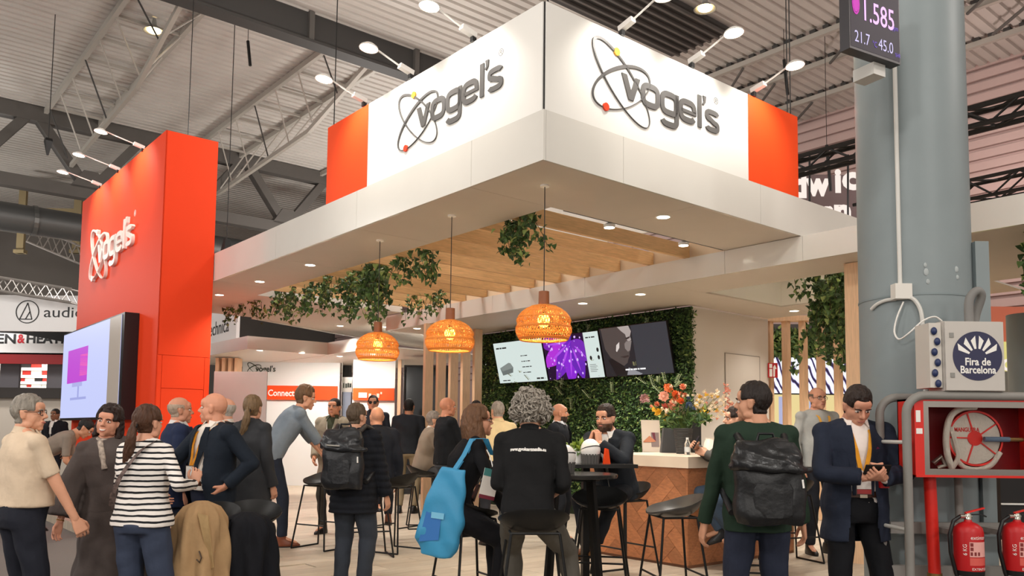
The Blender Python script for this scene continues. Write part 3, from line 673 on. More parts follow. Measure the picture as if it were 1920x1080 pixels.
# ================================================================== BAR COUNTER
bar = thing('bar_counter', 'bar clad in herringbone oak under a thick pale worktop', 'counter', BM)
BV0, BU0, BV1, BU1 = 2.37, .50, 4.24, 1.95
bx('core', (BV0 + .016, BU0 + .016, .0), (BV1 - .01, BU1, .97), mat('bar core', '6b4630', .6), bar)
bx('worktop', (BV0 - .03, BU0 - .03, .97), (BV1 + .02, BU1 + .02, 1.08), counter_m, bar)
bx('kick_strip', (BV0 + .005, BU0 + .005, 0), (BV1, BU0 + .016, .03), mat('kick strip', '7d5238', .6), bar)
bx('end_panel', (BV1 - .01, BU0, 0), (BV1 + .004, BU1, .97), mat('pale end panel', 'dcc4a4', .6), bar)
def clip(poly, x0, y0, x1, y1):
    def cl(P, ins, inter):
        out = []
        for i in range(len(P)):
            a, b = P[i - 1], P[i]
            if ins(b):
                if not ins(a): out.append(inter(a, b))
                out.append(b)
            elif ins(a): out.append(inter(a, b))
        return out
    def ix(c): return lambda a, b: (c, a[1] + (b[1] - a[1]) * (c - a[0]) / (b[0] - a[0]))
    def iy(c): return lambda a, b: (a[0] + (b[0] - a[0]) * (c - a[1]) / (b[1] - a[1]), c)
    for ins, it in ((lambda p: p[0] >= x0, ix(x0)), (lambda p: p[0] <= x1, ix(x1)), (lambda p: p[1] >= y0, iy(y0)), (lambda p: p[1] <= y1, iy(y1))):
        if len(poly) < 3: return []
        poly = cl(poly, ins, it)
    return poly if len(poly) >= 3 else []
def herring(M, wd, h, parent, wp=.14, Lp=.56):
    r = math.sqrt(.5); n = 0
    for j in range(-7, 9):
        for i in range(-14, 16):
            for kind in (0, 1):
                # lattice of herringbone: steps (wp,wp) and (Lp,-Lp) in plank axes
                ox = i * wp + j * Lp; oy = i * wp - j * Lp
                if kind == 0: pl_ = [(ox, oy), (ox + Lp, oy), (ox + Lp, oy + wp), (ox, oy + wp)]
                else: pl_ = [(ox - wp, oy), (ox, oy), (ox, oy + Lp), (ox - wp, oy + Lp)]
                c = [sum(p[0] for p in pl_) / 4, sum(p[1] for p in pl_) / 4]
                g_ = .0012
                pl_ = [(p[0] + (g_ if p[0] < c[0] else -g_), p[1] + (g_ if p[1] < c[1] else -g_)) for p in pl_]
                po_ = clip([((p[0] - p[1]) * r + .1, (p[0] + p[1]) * r - .2) for p in pl_], 0, .03, wd, h)
                if po_:
                    q = MB(); q.prism(po_, .012 + random.uniform(0, .003), M)
                    q.build('plank', wood_bar, parent); n += 1
herring(wall_frame((BV0, BU0 + .016, 0), (1, 0, 0)), BV1 - BV0, .968, bar)
herring(wall_frame((BV0 + .016, BU1, 0), (0, -1, 0)), BU1 - BU0, .968, bar)
TOPZ = 1.08
def onbar(px, py): p = on_z(px, py, TOPZ); q_ = bl(p); return q_
p = onbar(1281, 851)
vs2 = thing('flower_vase', 'tall dark grey ribbed vase on the bar', 'vase', BT(p.x, p.y, TOPZ))
q = MB()
for k in range(16): q.lathe([(.075 + k * .0022, k * .018), (.08 + k * .0022, k * .018 + .004), (.08 + k * .0022, k * .018 + .013), (.075 + k * .0022, k * .018 + .017)], 10)
q.lathe([(.0005, .002), (.07, .002), (.10, .285), (.095, .285), (.07, .03)], 20)
q.build('body', mat('ribbed grey vase', '3c3b3a', .55, bump=.2, bscale=60), vs2, None, 30)
bo = thing('flower_bouquet', 'loose bouquet of orange, pink, yellow, blue and white flowers in the grey vase', 'flowers', BT(p.x, p.y, TOPZ))
VU = Vector((math.cos(YAW), -math.sin(YAW), 0))      # image right in booth axes
def fp(dx, dz, dd=0): return VU * dx + Vector((dd * .64, dd * .77, dz))
def bloom(pos, r, m, n=14, flat_=.7):
    q = MB()
    for k in range(n):
        a = k * 2.4; e = math.acos(1 - 1.3 * (k + .5) / n); d = Vector((math.cos(a) * math.sin(e), math.sin(a) * math.sin(e), math.cos(e)))
        x = d.cross(Vector((.3, .2, 1))).normalized(); y = d.cross(x); P_ = Vector((0, 0, 0)); tip = d * r; wd_ = r * .42
        q.add([P_, tip * .55 + x * wd_ + y * .1 * r, tip, tip * .55 - x * wd_ - y * .1 * r], [(0, 1, 2, 3)])
    q.ball((0, 0, 0), r * .35, 8, 6)
    q.build('flower', m, bo, T(*pos) @ Euler((random.uniform(-.9, .9), random.uniform(-.9, .9), 0)).to_matrix().to_4x4())
fc = {n_: mat('petal ' + n_, c_, .6) for n_, c_ in (('coral', 'e8926c'), ('orange', 'e87a40'), ('pink', 'eba48c'), ('yellow', 'ecc040'), ('cream', 'f3e2c6'), ('blue', '5a6c8c'), ('mauve', 'b48a86'), ('rose', 'dc7a68'))}
blooms = [(-.42, .62, .085, 'mauve'), (-.22, .64, .09, 'pink'), (-.15, .74, .08, 'orange'), (-.07, .66, .09, 'orange'), (-.04, .58, .08, 'orange'), (-.02, .75, .06, 'coral'), (-.2, .52, .08, 'rose'), (-.27, .46, .085, 'yellow'), (-.17, .40, .07, 'yellow'), (-.12, .50, .075, 'pink'), (-.02, .48, .085, 'cream'), (.07, .55, .06, 'blue'), (.075, .48, .055, 'blue'), (.07, .62, .05, 'blue'), (-.3, .55, .06, 'coral'), (.03, .66, .05, 'coral'), (-.10, .58, .07, 'coral')]
for dx, dz, r, c in blooms:
    bloom(fp(dx, dz, random.uniform(-.1, .1)), r * .74, fc[c], 22)
    for _ in range(2): bloom(fp(dx + random.uniform(-.05, .05), dz + random.uniform(-.05, .05), random.uniform(-.1, .1)), r * .42, fc[random.choice((c, 'pink', 'cream', c))], 12)
for k in range(95):
    a = random.uniform(0, 2 * PI); rr = random.uniform(0, 1) ** .6
    dx = .33 + .20 * rr * math.cos(a); dz = .56 + .17 * rr * math.sin(a)
    bloom(fp(dx, dz, random.uniform(-.12, .12)), random.uniform(.02, .034), fc[random.choices(('cream', 'pink', 'yellow'), (.75, .13, .12))[0]], 7)
for k in range(26): bloom(fp(.50 + random.uniform(-.04, .05), .45 + random.uniform(0, .36), random.uniform(-.05, .05)), .026, fc['pink'], 6)
q = MB()
for dx, dz, r, c in blooms: q.tube([fp(0, .22), fp(dx * .4, dz * .6), fp(dx, dz)], .004, 4)
for _ in range(14): q.tube([fp(0, .22), fp(.14, .4), fp(.33 + random.uniform(-.15, .15), .56 + random.uniform(-.1, .1))], .003, 4)
tag(q.build('stems', mat('flower stem', '56682c', .6), bo), kind='stuff')
tag(leafcloud([fp(random.uniform(-.2, .3), random.uniform(.34, .50), random.uniform(-.1, .1)) for _ in range(150)], .10, (.5, .35, .15), .45, .1).build('leaves', [leafA, leafB, leafC], bo), kind='stuff')
p = onbar(1306, 849); g = thing('gift_bag', 'black paper bag standing behind the vase on the bar', 'bag', BT(p.x + .12, p.y + .1, TOPZ, -.9))
q = MB(); q.box((-.06, -.16, 0), (.06, .16, .38)); q.build('body', mat('black paper', '191817', .6), g); q = MB(); q.tube([(.06, -.06, .38), (.06, -.05, .45), (.06, .05, .45), (.06, .06, .38)], .004, 5); q.build('handle', black, g)
p = onbar(1247, 849); g = thing('gift_bag', 'dark grey folded bag between leaflets and vase', 'bag', BT(p.x + .1, p.y + .05, TOPZ, -.7))
q = MB(); q.prism([(-.09, 0), (.09, 0), (.075, .29), (-.06, .29)], .12, Matrix.Rotation(PI / 2, 4, 'X')); q.build('body', mat('grey card', '45474a', .5), g)
bx('gusset', (.088, -.1, .0), (.094, -.02, .28), mat('pale card', '8c9096', .5), g)
p = onbar(1222, 847)
g = thing('leaflet_stand', 'upright stand of pale leaflets with a reddish photo on the bar', 'leaflets', BM @ T(p.x, p.y, TOPZ) @ RZ(-YAW + .12))
for k in range(3):
    q = MB(); q.box((-.11 + k * .006, .03 * k, .0), (.10 + k * .02, .03 * k + .012, .29 + k * .06), T(0, 0, 0) @ Matrix.Rotation(-.18, 4, 'X')); q.build('leaflet', mat('pale paper', 'efe2d2', .6), g)
pm = T(0, -.003, 0) @ Matrix.Rotation(-.18, 4, 'X') @ Matrix.Rotation(PI / 2, 4, 'X')
flat('photo', rect(-.0, .06, .10, .24), .002, mat('print mauve', '9b8a88', .6), g, pm); flat('photo', [(-.10, .13), (-.02, .2), (.06, .13), (.03, .12), (-.1, .115)], .004, mat('print salmon', 'd9916e', .6), g, pm); flat('photo', [(.01, .24), (.05, .24), (.06, .13), (.03, .16)], .004, mat('print plum', '7c3e4c', .6), g, pm)
glassm = mat('clear glass', 'f4f6f4', .04, trans=.92, ior=1.2)
p = onbar(1289, 853); g = thing('water_bottle', 'small clear plastic water bottle in front of the vase', 'bottle', BT(p.x, p.y, TOPZ))
q = MB(); q.lathe([(.0005, 0), (.031, 0), (.032, .02), (.030, .06), (.032, .09), (.031, .12), (.018, .15), (.014, .165)], 18, cap=True); q.build('body', glassm, g, None, 40)
q = MB(); q.lathe([(.0005, .165), (.015, .165), (.015, .185), (.0005, .185)], 14); q.build('cap', mat('pale cap', 'd9dcda', .4), g); q = MB(); q.lathe([(.0325, .03), (.0325, .085)], 18); q.build('label_band', mat('bottle label', 'c4c8c8', .5), g)
p = onbar(1301, 852); g = thing('paper_cup', 'little white paper cup beside the water bottle', 'cup', BT(p.x + .03, p.y - .02, TOPZ))
q = MB(); q.lathe([(.0005, 0), (.016, 0), (.021, .05), (.019, .05), (.014, .004)], 16); q.build('body', whiteplain, g, None, 40)
p = onbar(1335, 853); g = thing('paper_bag', 'crumpled white paper bag on the bar behind the seated visitor', 'bag', BT(p.x + .04, p.y + .05, TOPZ))
q = MB(); q.lathe([(.0005, 0), (.07, 0), (.085, .06), (.07, .12), (.05, .17), (.055, .18)], 12); o = q.build('body', mat('white paper', 'f0e6d8', .7, bump=.6, bscale=25), g, None, 25)
# ================================================================== TABLES, STOOLS
def stool(name, lab, X, Y, z, rot, shell=blackmetal, tilt=0, seat=.74):
    t = thing(name, lab, 'stool', T(X, Y, z) @ RZ(rot), 'black shell bar stools')
    n = 28; m = 7; q = MB(); R = []
    # round scooped shell, low at the front (+y) rising to a lip at the back
    for k in range(m + 1):
        s_ = k / m; ring = []
        for j in range(n):
            a = 2 * PI * j / n; fr = math.sin(a)
            rx = .225 * (1 if fr > 0 else 1.02); ry = .20
            rise = (.115 * max(0, -fr) ** 1.3 + .035 * abs(math.cos(a)) ** 2 - .02 * max(0, fr)) * s_ ** 3
            ring.append(Vector((rx * s_ ** .8 * math.cos(a), ry * s_ ** .8 * fr - .04 * s_ * max(0, -fr), seat + rise - .045 * (1 - s_ ** 2))))
        R.append(ring)
    out = [[p_ + Vector((0, 0, -.012)) for p_ in r] for r in R]
    q.loft(R[::1] + out[::-1], cap=True); q.build('seat_shell', shell, t, None, 50)
    q = MB(); q.tube([(-.15, .13, seat - .05), (-.15, -.13, seat - .05), (.15, -.13, seat - .05), (.15, .13, seat - .05), (-.15, .13, seat - .05)], .009, 6); q.build('seat_frame', blackmetal, t)
    for sx in (-1, 1):
        for sy in (-1, 1):
            q = MB(); q.bar((sx * .15, sy * .13, seat - .05), (sx * .24, sy * .21, .01), .0095, 8); q.build('leg', blackmetal, t)
    for sx in (-1, 1):
        q = MB(); q.bar((sx * .24, -.21, .01), (sx * .24, .21, .01), .0095, 8); q.build('runner', blackmetal, t)
    for a_, b_ in (((-.208, .18), (.208, .18)), ((-.208, -.18), (.208, -.18))): q = MB(); q.bar((*a_, .27), (*b_, .27), .008, 8); q.build('footrest', blackmetal, t)
    return t
def tl(px, py, D): p_ = at(px, py, D); return p_.x, p_.y
def round_table(name, lab, X, Y, r, h, top_m):
    t = thing(name, lab, 'table', T(X, Y, 0)); q = MB(); q.lathe([(.0005, h - .03), (r - .005, h - .03), (r, h - .02), (r, h - .004), (r - .004, h), (.0005, h)], 40); q.build('table_top', top_m, t, None, 40)
    for k in range(4):
        a = PI / 4 + k * PI / 2; q = MB(); q.sq((math.cos(a) * r * .55, math.sin(a) * r * .55, h - .03), (math.cos(a) * r * .85, math.sin(a) * r * .85, 0), .035, .035); q.build('leg', blackmetal, t)
    q = MB(); q.lathe([(r * .4, h - .05), (r * .6, h - .05), (r * .6, h - .03), (r * .4, h - .03)], 30); q.build('apron_ring', blackmetal, t); return t
tab_m = mat('table laminate', '2a2928', .22, spec=.6)
TX, TY = tl(1075, 886, 6.15)
round_table('high_table', 'round black high table beside the curly haired man', TX, TY, .33, 1.0, tab_m)
X2, Y2 = tl(1098, 866, 7.0)
t = thing('high_table', 'square topped black high table under the suited man’s elbows', 'table', T(X2, Y2, 0) @ RZ(.25))
bx('table_top', (-.36, -.28, 1.015), (.36, .28, 1.045), tab_m, t); bx('pedestal', (-.03, -.03, .02), (.03, .03, 1.015), blackmetal, t); bx('foot_plate', (-.24, -.24, 0), (.24, .24, .02), blackmetal, t)
# white domed planters and small pot plant on the tables
def dome(lab, X, Y, z, r):
    t = thing('domed_planter', lab, 'planter', T(X, Y, z), 'domed white planters'); q = MB()
    for k in range(18):
        a = 2 * PI * k / 18; q.bar((math.cos(a) * r * .74, math.sin(a) * r * .74, 0), (math.cos(a) * r * .86, math.sin(a) * r * .86, r * .95), r * .13, 5)
    q.lathe([(.0005, 0), (r * .78, 0), (r * .90, r * .98), (.0005, r * .98)], 24); q.build('grey_base', mat('felt grey', '5b5855', .85), t)
    q = MB(); q.ball((0, 0, r * 1.35), (r, r, r * 1.1), 24, 14); q.build('white_dome', mat('dome white', 'f4efe9', .35), t, None, 60)
    q = MB(); q.tube([(r * 1.0 * math.cos(a) * .96, r * 1.0 * math.sin(a) * .96, r * 1.45 + r * .32 * math.sin(a * 1.0 + 2.6)) for a in [PI + .2 + i * .16 for i in range(18)]], r * .05, 6); q.build('black_band', black, t); return t
dome('large white domed planter on the round table, nearest', *tl(1058, 862, 6.2), 1.0, .088)
dome('smaller white domed planter on the square topped table', *tl(1107, 858, 6.98), 1.045, .085)
X, Y = tl(1083, 860, 7.08); t = thing('potted_plant', 'small green succulent in a white pot between the domed planters', 'plant', T(X, Y, 1.045)); q = MB(); q.lathe([(.0005, 0), (.05, 0), (.06, .10), (.05, .10), (.05, .09), (.0005, .09)], 20); q.build('pot', whiteplain, t, None, 40)
tag(leafcloud([(random.gauss(0, .04), random.gauss(0, .03), .10 + random.uniform(0, .04)) for _ in range(60)], .075, (.1, .3, .6), .45, -1.2).build('leaves', [leafB, leafC, mat('leaf lime', '9ab03c', .5)], t), kind='stuff')
X, Y = tl(1135, 862, 6.95); t = thing('table_tent', 'small orange card standing on the square topped table', 'card', T(X, Y, 1.045) @ RZ(.6)); q = MB(); q.prism([(-.03, 0), (.04, 0), (.02, .12), (-.01, .13)], .02, Matrix.Rotation(PI / 2, 4, 'X')); q.build('card', orange, t)
stool('bar_stool', 'empty bar stool with pale lit seat in front of the bar corner', *tl(1262, 960, 6.15), 0, math.radians(100), mat('stool shell lit', '4a4744', .38))  # light on the black shell is put into its grey colour
stool('bar_stool', 'empty bar stool between the round table and the bar', *tl(1125, 930, 6.75), 0, math.radians(170))
stool('bar_stool', 'bar stool under the suited man at the square topped table', *tl(1172, 900, 7.6), 0, math.radians(-235))
stool('bar_stool', 'bar stool under the curly haired man', *tl(1000, 970, 5.19), 0, math.radians(5), seat=.73)
stool('bar_stool', 'bar stool under the long haired woman with the blue tote', *tl(880, 960, 5.85), 0, math.radians(-60))
stool('bar_stool', 'bar stool under the jeans wearer at the bar', *tl(1402, 935, 8.0), 0, math.radians(80))
stool('bar_stool', 'bar stool at the end of the bar beside the green sweater', *tl(1482, 950, 8.5), 0, math.radians(20))
stool('bar_stool', 'bar stool that the grey sweater man leans on', *tl(606, 870, 9.15), 0, math.radians(150))
stool('bar_stool', 'bar stool right of the black puffer jacket', *tl(745, 900, 9.0), 0, math.radians(60))
stool('bar_stool', 'bar stool half hidden behind the puffer jacket', *tl(690, 930, 8.6), 0, math.radians(200))
stool('bar_stool', 'bar stool under the man in the tan blazer near the fins', *tl(795, 870, 11.2), 0, math.radians(-80))
stool('bar_stool', 'bar stool in the left foreground carrying the camel coat', *tl(385, 950, 5.55), -.12, math.radians(175), seat=.80)
stool('bar_stool', 'bar stool carrying the black jacket, right of the camel coat', *tl(466, 940, 5.75), -.12, math.radians(185), seat=.80)
# ================================================================== STEEL COLUMN, FIRE POINT
col_m = mat('column paint', '848e90', .45, var=.06, vscale=2.5, bump=.05, bscale=6)
CX, CY_, CR = 2.77, 5.62, .355
colm = thing('column', 'thick round blue grey steel column with a white conduit', 'column', T(CX, CY_, -.12))
q = MB(); q.bar((0, 0, 0), (0, 0, 9.1), CR, 48); q.build('shaft', col_m, colm, None, 40)
q = MB(); q.bar((0, 0, 2.34), (0, 0, 2.352), CR + .004, 48); q.build('weld_ring', mat('weld paint', '7e898b', .5), colm, None, 40)
q = MB(); q.sq((.34, -.18, 0), (.34, -.18, 2.72), .09, .12); q.build('side_flange', col_m, colm)
def cp(px, py, off=.012):
    """point on the column surface seen at that pixel"""
    r = ray(px, py); o = Vector((0, 0, CAM_Z)); a = r.x ** 2 + r.y ** 2; b = -2 * (r.x * CX + r.y * CY_); c = CX ** 2 + CY_ ** 2 - (CR + off) ** 2
    d = b * b - 4 * a * c; t = (-b - math.sqrt(max(d, 0))) / (2 * a); return o + r * t
L0 = Vector((CX, CY_, -.12))
def cq(px, py, off=.012): return cp(px, py, off) - L0
conduit = mat('pale conduit', 'd5d3cd', .45)
a_ = cq(1688, 545); b_ = cq(1668, 105)
q = MB(); q.bar(a_, (a_.x, a_.y, b_.z), .014, 10); q.build('conduit', conduit, colm, None, 40)
q = MB(); q.box((a_.x - .055, a_.y - .05, a_.z - .06), (a_.x + .055, a_.y + .02, a_.z + .04)); q.build('junction_box', mat('junction box', 'e0dcd4', .5), colm)
q = MB(); q.tube(smooth([cq(1680, 561), cq(1662, 563), cq(1645, 570), cq(1634, 580, .01)]), .012, 8); q.tube(smooth([cq(1698, 556, .02), cq(1714, 562, .02), cq(1726, 582, .02), cq(1730, 612, .02), cq(1732, 660, .02), cq(1735, 735, .02)]), .013, 8); q.build('conduit', conduit, colm, None, 40)
q = MB(); q.tube(smooth([cq(1694, 566, .03), cq(1682, 595, .05), cq(1677, 622, .06), cq(1686, 636, .07), cq(1705, 624, .09), cq(1730, 602, .1), cq(1752, 594, .1), cq(1766, 602, .1)]), .006, 6); q.build('cable', whiteplain, colm, None, 60)
for (x, y, r) in ((1737, 510, .018), (1740, 528, .013), (1735, 497, .012), (1793, 505, .015), (1795, 520, .012)):
    q = MB(); q.ball((0, 0, 0), (r, .004, r * 1.4), 8, 5); q.build('paint_blister', mat('worn paint', 'a9b0b0', .6), colm, T(*cq(x, y, .0)), 60)
# information screen high on the column
sp = at(1641, 56, 4.95)
t = thing('display', 'tilted dark display with pink and white digits high on the column', 'screen', T(*sp) @ RZ(.50) @ Matrix.Rotation(math.radians(0), 4, 'Y') @ Matrix.Rotation(math.radians(90), 4, 'X') @ Matrix.Diagonal((.76, 1, 1, 1)))
bx('housing', (-.30, -.165, -.07), (.30, .42, 0), mat('display housing', '2a262b', .4), t)
flat('panel', rect(-.29, -.15, .29, .41), .001, glow('display dark', '33263a', .4), t)
dg1 = glow('digit pink', 'f0b4ff', 1.1); dg2 = glow('digit lilac', 'cfc6f0', .9); dg3 = glow('digit magenta', 'c81fb0', .9); dg4 = glow('digit violet', '6f4ad0', .8)
text('digits', '1.585', .185, dg1, T(-.165, .035, .003), t, 0, off=.001, sx=.98)
text('digits', '21.7', .10, dg2, T(-.25, -.115, .003), t, 0, sx=1.05); text('digits', '°C', .05, dg4, T(-.04, -.11, .003), t, 0)
text('digits', '45.0', .10, dg2, T(.03, -.115, .003), t, 0, sx=1.05); text('digits', '%HR', .035, dg4, T(.232, -.125, .003), t, 0, sx=.9)
text('digits', 'ppm', .045, dg4, T(.205, .04, .003), t, 0, sx=.9); text('digits', '11', .035, dg2, T(.21, .24, .003), t, 0)
q = MB(); q.lathe([(.03, 0), (.036, 0), (.036, .001), (.03, .001)], 16); q.lathe([(.0005, .001), (.029, .001)], 10); q.build('round_icon', dg3, t, T(-.225, .12, .002) @ Matrix.Diagonal((1.2, 1.9, 1, 1)))
bx('bracket', (.06, -.24, -.20), (.20, -.165, -.05), conduit, t)
# guard frame of grey tube with hose cabinet, socket box and extinguishers
def fp_(px, py, D=4.97): return at(px, py, D)
gz = -.12; GX0 = fp_(1688, 800).x; GX1 = GX0 + .98; GY = 4.93; GT = fp_(1700, 742).z
fr = thing('guard_frame', 'grey tubular steel guard frame around the red hose cabinet', 'frame', T(0, 0, gz))
tube_m = mat('guard tube', '85827d', .5, var=.05)
def uframe(y, dx=0):
    x0, x1, zt = GX0 + dx, GX1 + dx, GT - gz; r = .11
    P_ = [(x0, y, 0), (x0, y, zt - r)] + [(x0 + r - r * math.cos(a), y, zt - r + r * math.sin(a)) for a in [PI / 12 * k for k in range(1, 6)]] + [(x0 + r, y, zt), (x1 - r, y, zt)] + [(x1 - r + r * math.sin(a), y, zt - r + r * math.cos(a)) for a in [PI / 12 * k for k in range(1, 6)]] + [(x1, y, zt - r), (x1, y, 0)]
    q = MB(); q.tube(P_, .026, 12); q.build('hoop', tube_m, fr, None, 60)
uframe(GY - .03); uframe(GY + .28, -.02)
for z in (GT - gz - .28, fp_(1690, 990).z - gz):
    q = MB(); q.bar((GX0, GY - .03, z), (GX0 - .02, GY + .28, z), .012, 8); q.build('spacer', conduit, fr)
for z in (fp_(1700, 995).z - gz, fp_(1700, 1078).z - gz):
    q = MB(); q.box((GX0 + .02, GY + .25, z - .035), (GX1, GY + .29, z + .035)); q.build('rail', tube_m, fr)
q = MB(); q.bar((GX0 + .46, GY + .27, 0), (GX0 + .46, GY + .27, GT - gz - .02), .024, 12); q.build('upright', tube_m, fr, None, 40)
bx('call_box', (GX0 - .06, GY + .2, fp_(1690, 918).z - gz), (GX0 - .005, GY + .26, fp_(1690, 893).z - gz), mat('signal red', 'b8161a', .4), fr)
c0 = fp_(1704, 748); c1 = fp_(1712, 893); cx0, cx1, cz1, cz0 = c0.x, c0.x + .76, c0.z, c1.z
hred = mat('signal red', 'b8161a', .4); hred2 = mat('hose red', 'd6281e', .35); dred = mat('cabinet inside', '7d1216', .5)
cab = thing('hose_cabinet', 'red wall cabinet with glass front holding a white coiled fire hose', 'fire cabinet', T(cx0, GY - .02, cz0))
cw, chh, cd = cx1 - cx0, cz1 - cz0, .21
bx('back_panel', (0, cd - .01, 0), (cw, cd, chh), dred, cab)
for lo, hi in (((0, 0, 0), (.012, cd, chh)), ((cw - .012, 0, 0), (cw, cd, chh)), ((0, 0, 0), (cw, cd, .012)), ((0, 0, chh - .012), (cw, cd, chh))): bx('side_panel', lo, hi, hred2, cab)
bezel = mat('chrome frame', 'a79f98', .18, metal=.9)
dd = bx('door_frame', (0, -.006, 0), (.055, .002, chh), hred2, cab)
for lo, hi in (((.055, -.006, chh - .05), (cw, .002, chh)), ((.055, -.006, 0), (cw, .002, .05)), ((cw - .05, -.006, .05), (cw, .002, chh - .05))): bx('frame_rail', lo, hi, bezel if hi[2] < chh else bezel, cab)
bx('frame_edge', (.0, -.012, 0), (cw, -.006, .014), hred2, cab); bx('frame_edge', (.0, -.012, chh - .014), (cw, -.006, chh), hred2, cab)
bx('frame_rail', (.055, -.006, .05), (.085, .002, chh - .05), bezel, cab)
pane = mat('cabinet glass', 'ffffff', .03, trans=1.0, ior=1.02)
bx('glass_pane', (.085, -.002, .05), (cw - .05, .001, chh - .05), pane, cab)
bx('sticker', (.008, -.009, chh * .55), (.045, -.006, chh * .62), whiteplain, cab); bx('sticker', (.008, -.009, chh * .7), (.035, -.006, chh * .85), whiteplain, cab)
rm = T(.41, .12, chh * .5) @ Matrix.Rotation(PI / 2, 4, 'X')
reel = MB(); reel.lathe([(.04, 0), (.155, 0), (.16, .015), (.155, .03), (.04, .03)], 36); reel.build('hose_coil', mat('hose white', 'd9d1c4', .7, bump=.3, bscale=60), cab, rm, 40)
q = MB(); q.lathe([(.0005, .034), (.045, .034), (.047, .0), (.0005, 0)], 24); q.lathe([(.156, -.01), (.168, -.01), (.168, .04), (.156, .04)], 36)
for k in range(5): q.box((.04, -.004, .028), (.16, .004, .036), RZ(2 * PI * k / 5 + .6))
q.build('reel_hub', hred2, cab, rm)
q = MB(); q.tube(smooth([(.26, .08, .05), (.235, .08, chh * .3), (.232, .08, chh * .55), (.262, .08, chh * .78), (.33, .08, chh * .89), (.42, .085, chh * .91)]), .020, 8); q.tube(smooth([(.26, .075, .05), (.295, .07, .12), (.285, .075, .20), (.262, .08, .30)]), .014, 6); q.tube(smooth([(.29, .08, .10), (.34, .08, .055), (.42, .08, .045), (.50, .08, .075), (.555, .08, .15)]), .016, 8); q.build('loose_hose', mat('hose white', 'd9d1c4', .7), cab, None, 50)
text('stencil', 'MANGUERA', .035, hred2, rm @ T(-.125, .04, .032), cab, 0, off=.001, sx=.8)
q = MB(); q.bar((.45, .06, chh * .49), (.60, .06, chh * .49), .016, 10); q.build('nozzle', mat('nozzle blue', '64788f', .35), cab, None, 40)
q = MB(); q.bar((.60, .06, chh * .49), (.68, .06, chh * .49), .012, 8); q.build('nozzle_tip', mat('brass', '9a7a4a', .35, metal=.7), cab)
q = MB(); q.tube([(.15, .08, .08), (.19, .07, .12), (.22, .08, .07), (.17, .08, .05)], .016, 8); q.build('valve', mat('valve metal', '8c857c', .3, metal=.8), cab, None, 50)
pipe = thing('riser_pipe', 'red water riser pipe below the hose cabinet', 'pipe', T(0, 0, gz))
pA = fp_(1738, 895, 5.05); pB = fp_(1762, 1080, 5.05); q = MB(); q.bar((pA.x, 5.05, pA.z - gz), (pA.x + .03, 5.05, 0), .036, 14); q.build('tube', hred2, pipe, None, 40)
q = MB(); q.bar((pA.x + .014, 5.05, .57), (pA.x + .015, 5.05, .60), .043, 14); q.build('clamp_ring', MATS['brass'], pipe)
def extinguisher(lab, px, sc_=1.0):
    p_ = fp_(px, 1070, 4.86); b_ = p_.z; t = thing('fire_extinguisher', lab, 'extinguisher', T(p_.x, 4.86, b_), 'red fire extinguishers')
    q = MB(); q.lathe([(.0005, 0), (.078, 0), (.080, .012), (.080, .235), (.074, .262), (.05, .283), (.022, .295), (.018, .315), (.0005, .315)], 28); q.build('cylinder', hred, t, None, 40)
    q = MB(); q.lathe([(.0005, -.012), (.079, -.012), (.081, .018), (.0802, .018)], 28); q.build('base_ring', black, t, None, 40)
    q = MB(); q.lathe([(.0005, .30), (.02, .30), (.02, .335), (.012, .345), (.0005, .345)], 14); q.bar((-.045, 0, .325), (.02, 0, .325), .012, 8); q.build('valve', mat('valve chrome', 'b9b2a6', .2, metal=.9), t, None, 40)
    q = MB(); q.sq((-.015, 0, .345), (.09, -.01, .375), .022, .008); q.build('lever', hred2, t); q = MB(); q.sq((0, 0, .335), (.075, -.01, .338), .018, .006); q.sq((.075, -.01, .338), (.10, -.01, .325), .018, .006); q.build('grip', black, t)
    q = MB(); q.tube([(-.045, 0, .325), (-.09, -.01, .30), (-.115, -.01, .22), (-.112, -.01, .12), (-.085, -.01, .0), (-.07, -.01, -.04)], .011, 8); q.build('hose', black, t, None, 60)
    q = MB(); n = 10
    def arc(a0, a1, z0, z1, r=.0808):
        q.add([(r * math.sin(a0 + (a1 - a0) * k / n), -r * math.cos(a0 + (a1 - a0) * k / n), z) for z in (z0, z1) for k in range(n + 1)], [(k, k + 1, n + 2 + k, n + 1 + k) for k in range(n)])
    arc(-.45, .95, .10, .185); q.build('label_panel', mat('label pink', 'e0a49c', .5), t)
    q = MB(); arc(-.45, .95, .052, .095); q.build('label_panel', mat('label red', 'd4594f', .5), t)
    q = MB()
    for k in range(3): arc(-.40 + k * .25, -.25 + k * .25, .108, .128, .0812)
    for k in range(2): arc(-.40, -.20, .135 + k * .025, .155 + k * .025, .0812)
    q.build('pictograms', mat('label ink', '7c2a28', .5), t)
    for s_, z_, sz, a_ in (('extintor', .20, .030, .25), ('EXTINTOR', .025, .020, .28)):
        me = text_mesh(s_, sz, 0, 'CENTER'); 
        for v_ in me.vertices:
            x, y = v_.co.x, v_.co.y; v_.co = (.0814 * math.sin(a_ + x / .08), -.0814 * math.cos(a_ + x / .08), z_ + y)
        me.materials.clear(); me.materials.append(whiteplain); link('lettering', me, t)
    me = text_mesh('6 KG', .03, 0, 'CENTER')
    for v_ in me.vertices:
        x, y = v_.co.x, v_.co.y; v_.co = (.0814 * math.sin(-.62 - y / .08), -.0814 * math.cos(-.62 - y / .08), .14 + x)
    me.materials.clear(); me.materials.append(whiteplain); link('lettering', me, t)
    bx('wall_hook', (-.03, .08, .2), (.03, .36, .23), MATS['guard tube'], t)
    return t
extinguisher('red fire extinguisher hanging beside the red riser pipe', 1805); extinguisher('red fire extinguisher at the right edge of the photo', 1896)
s0 = fp_(1741, 733); s1 = fp_(1866, 604)
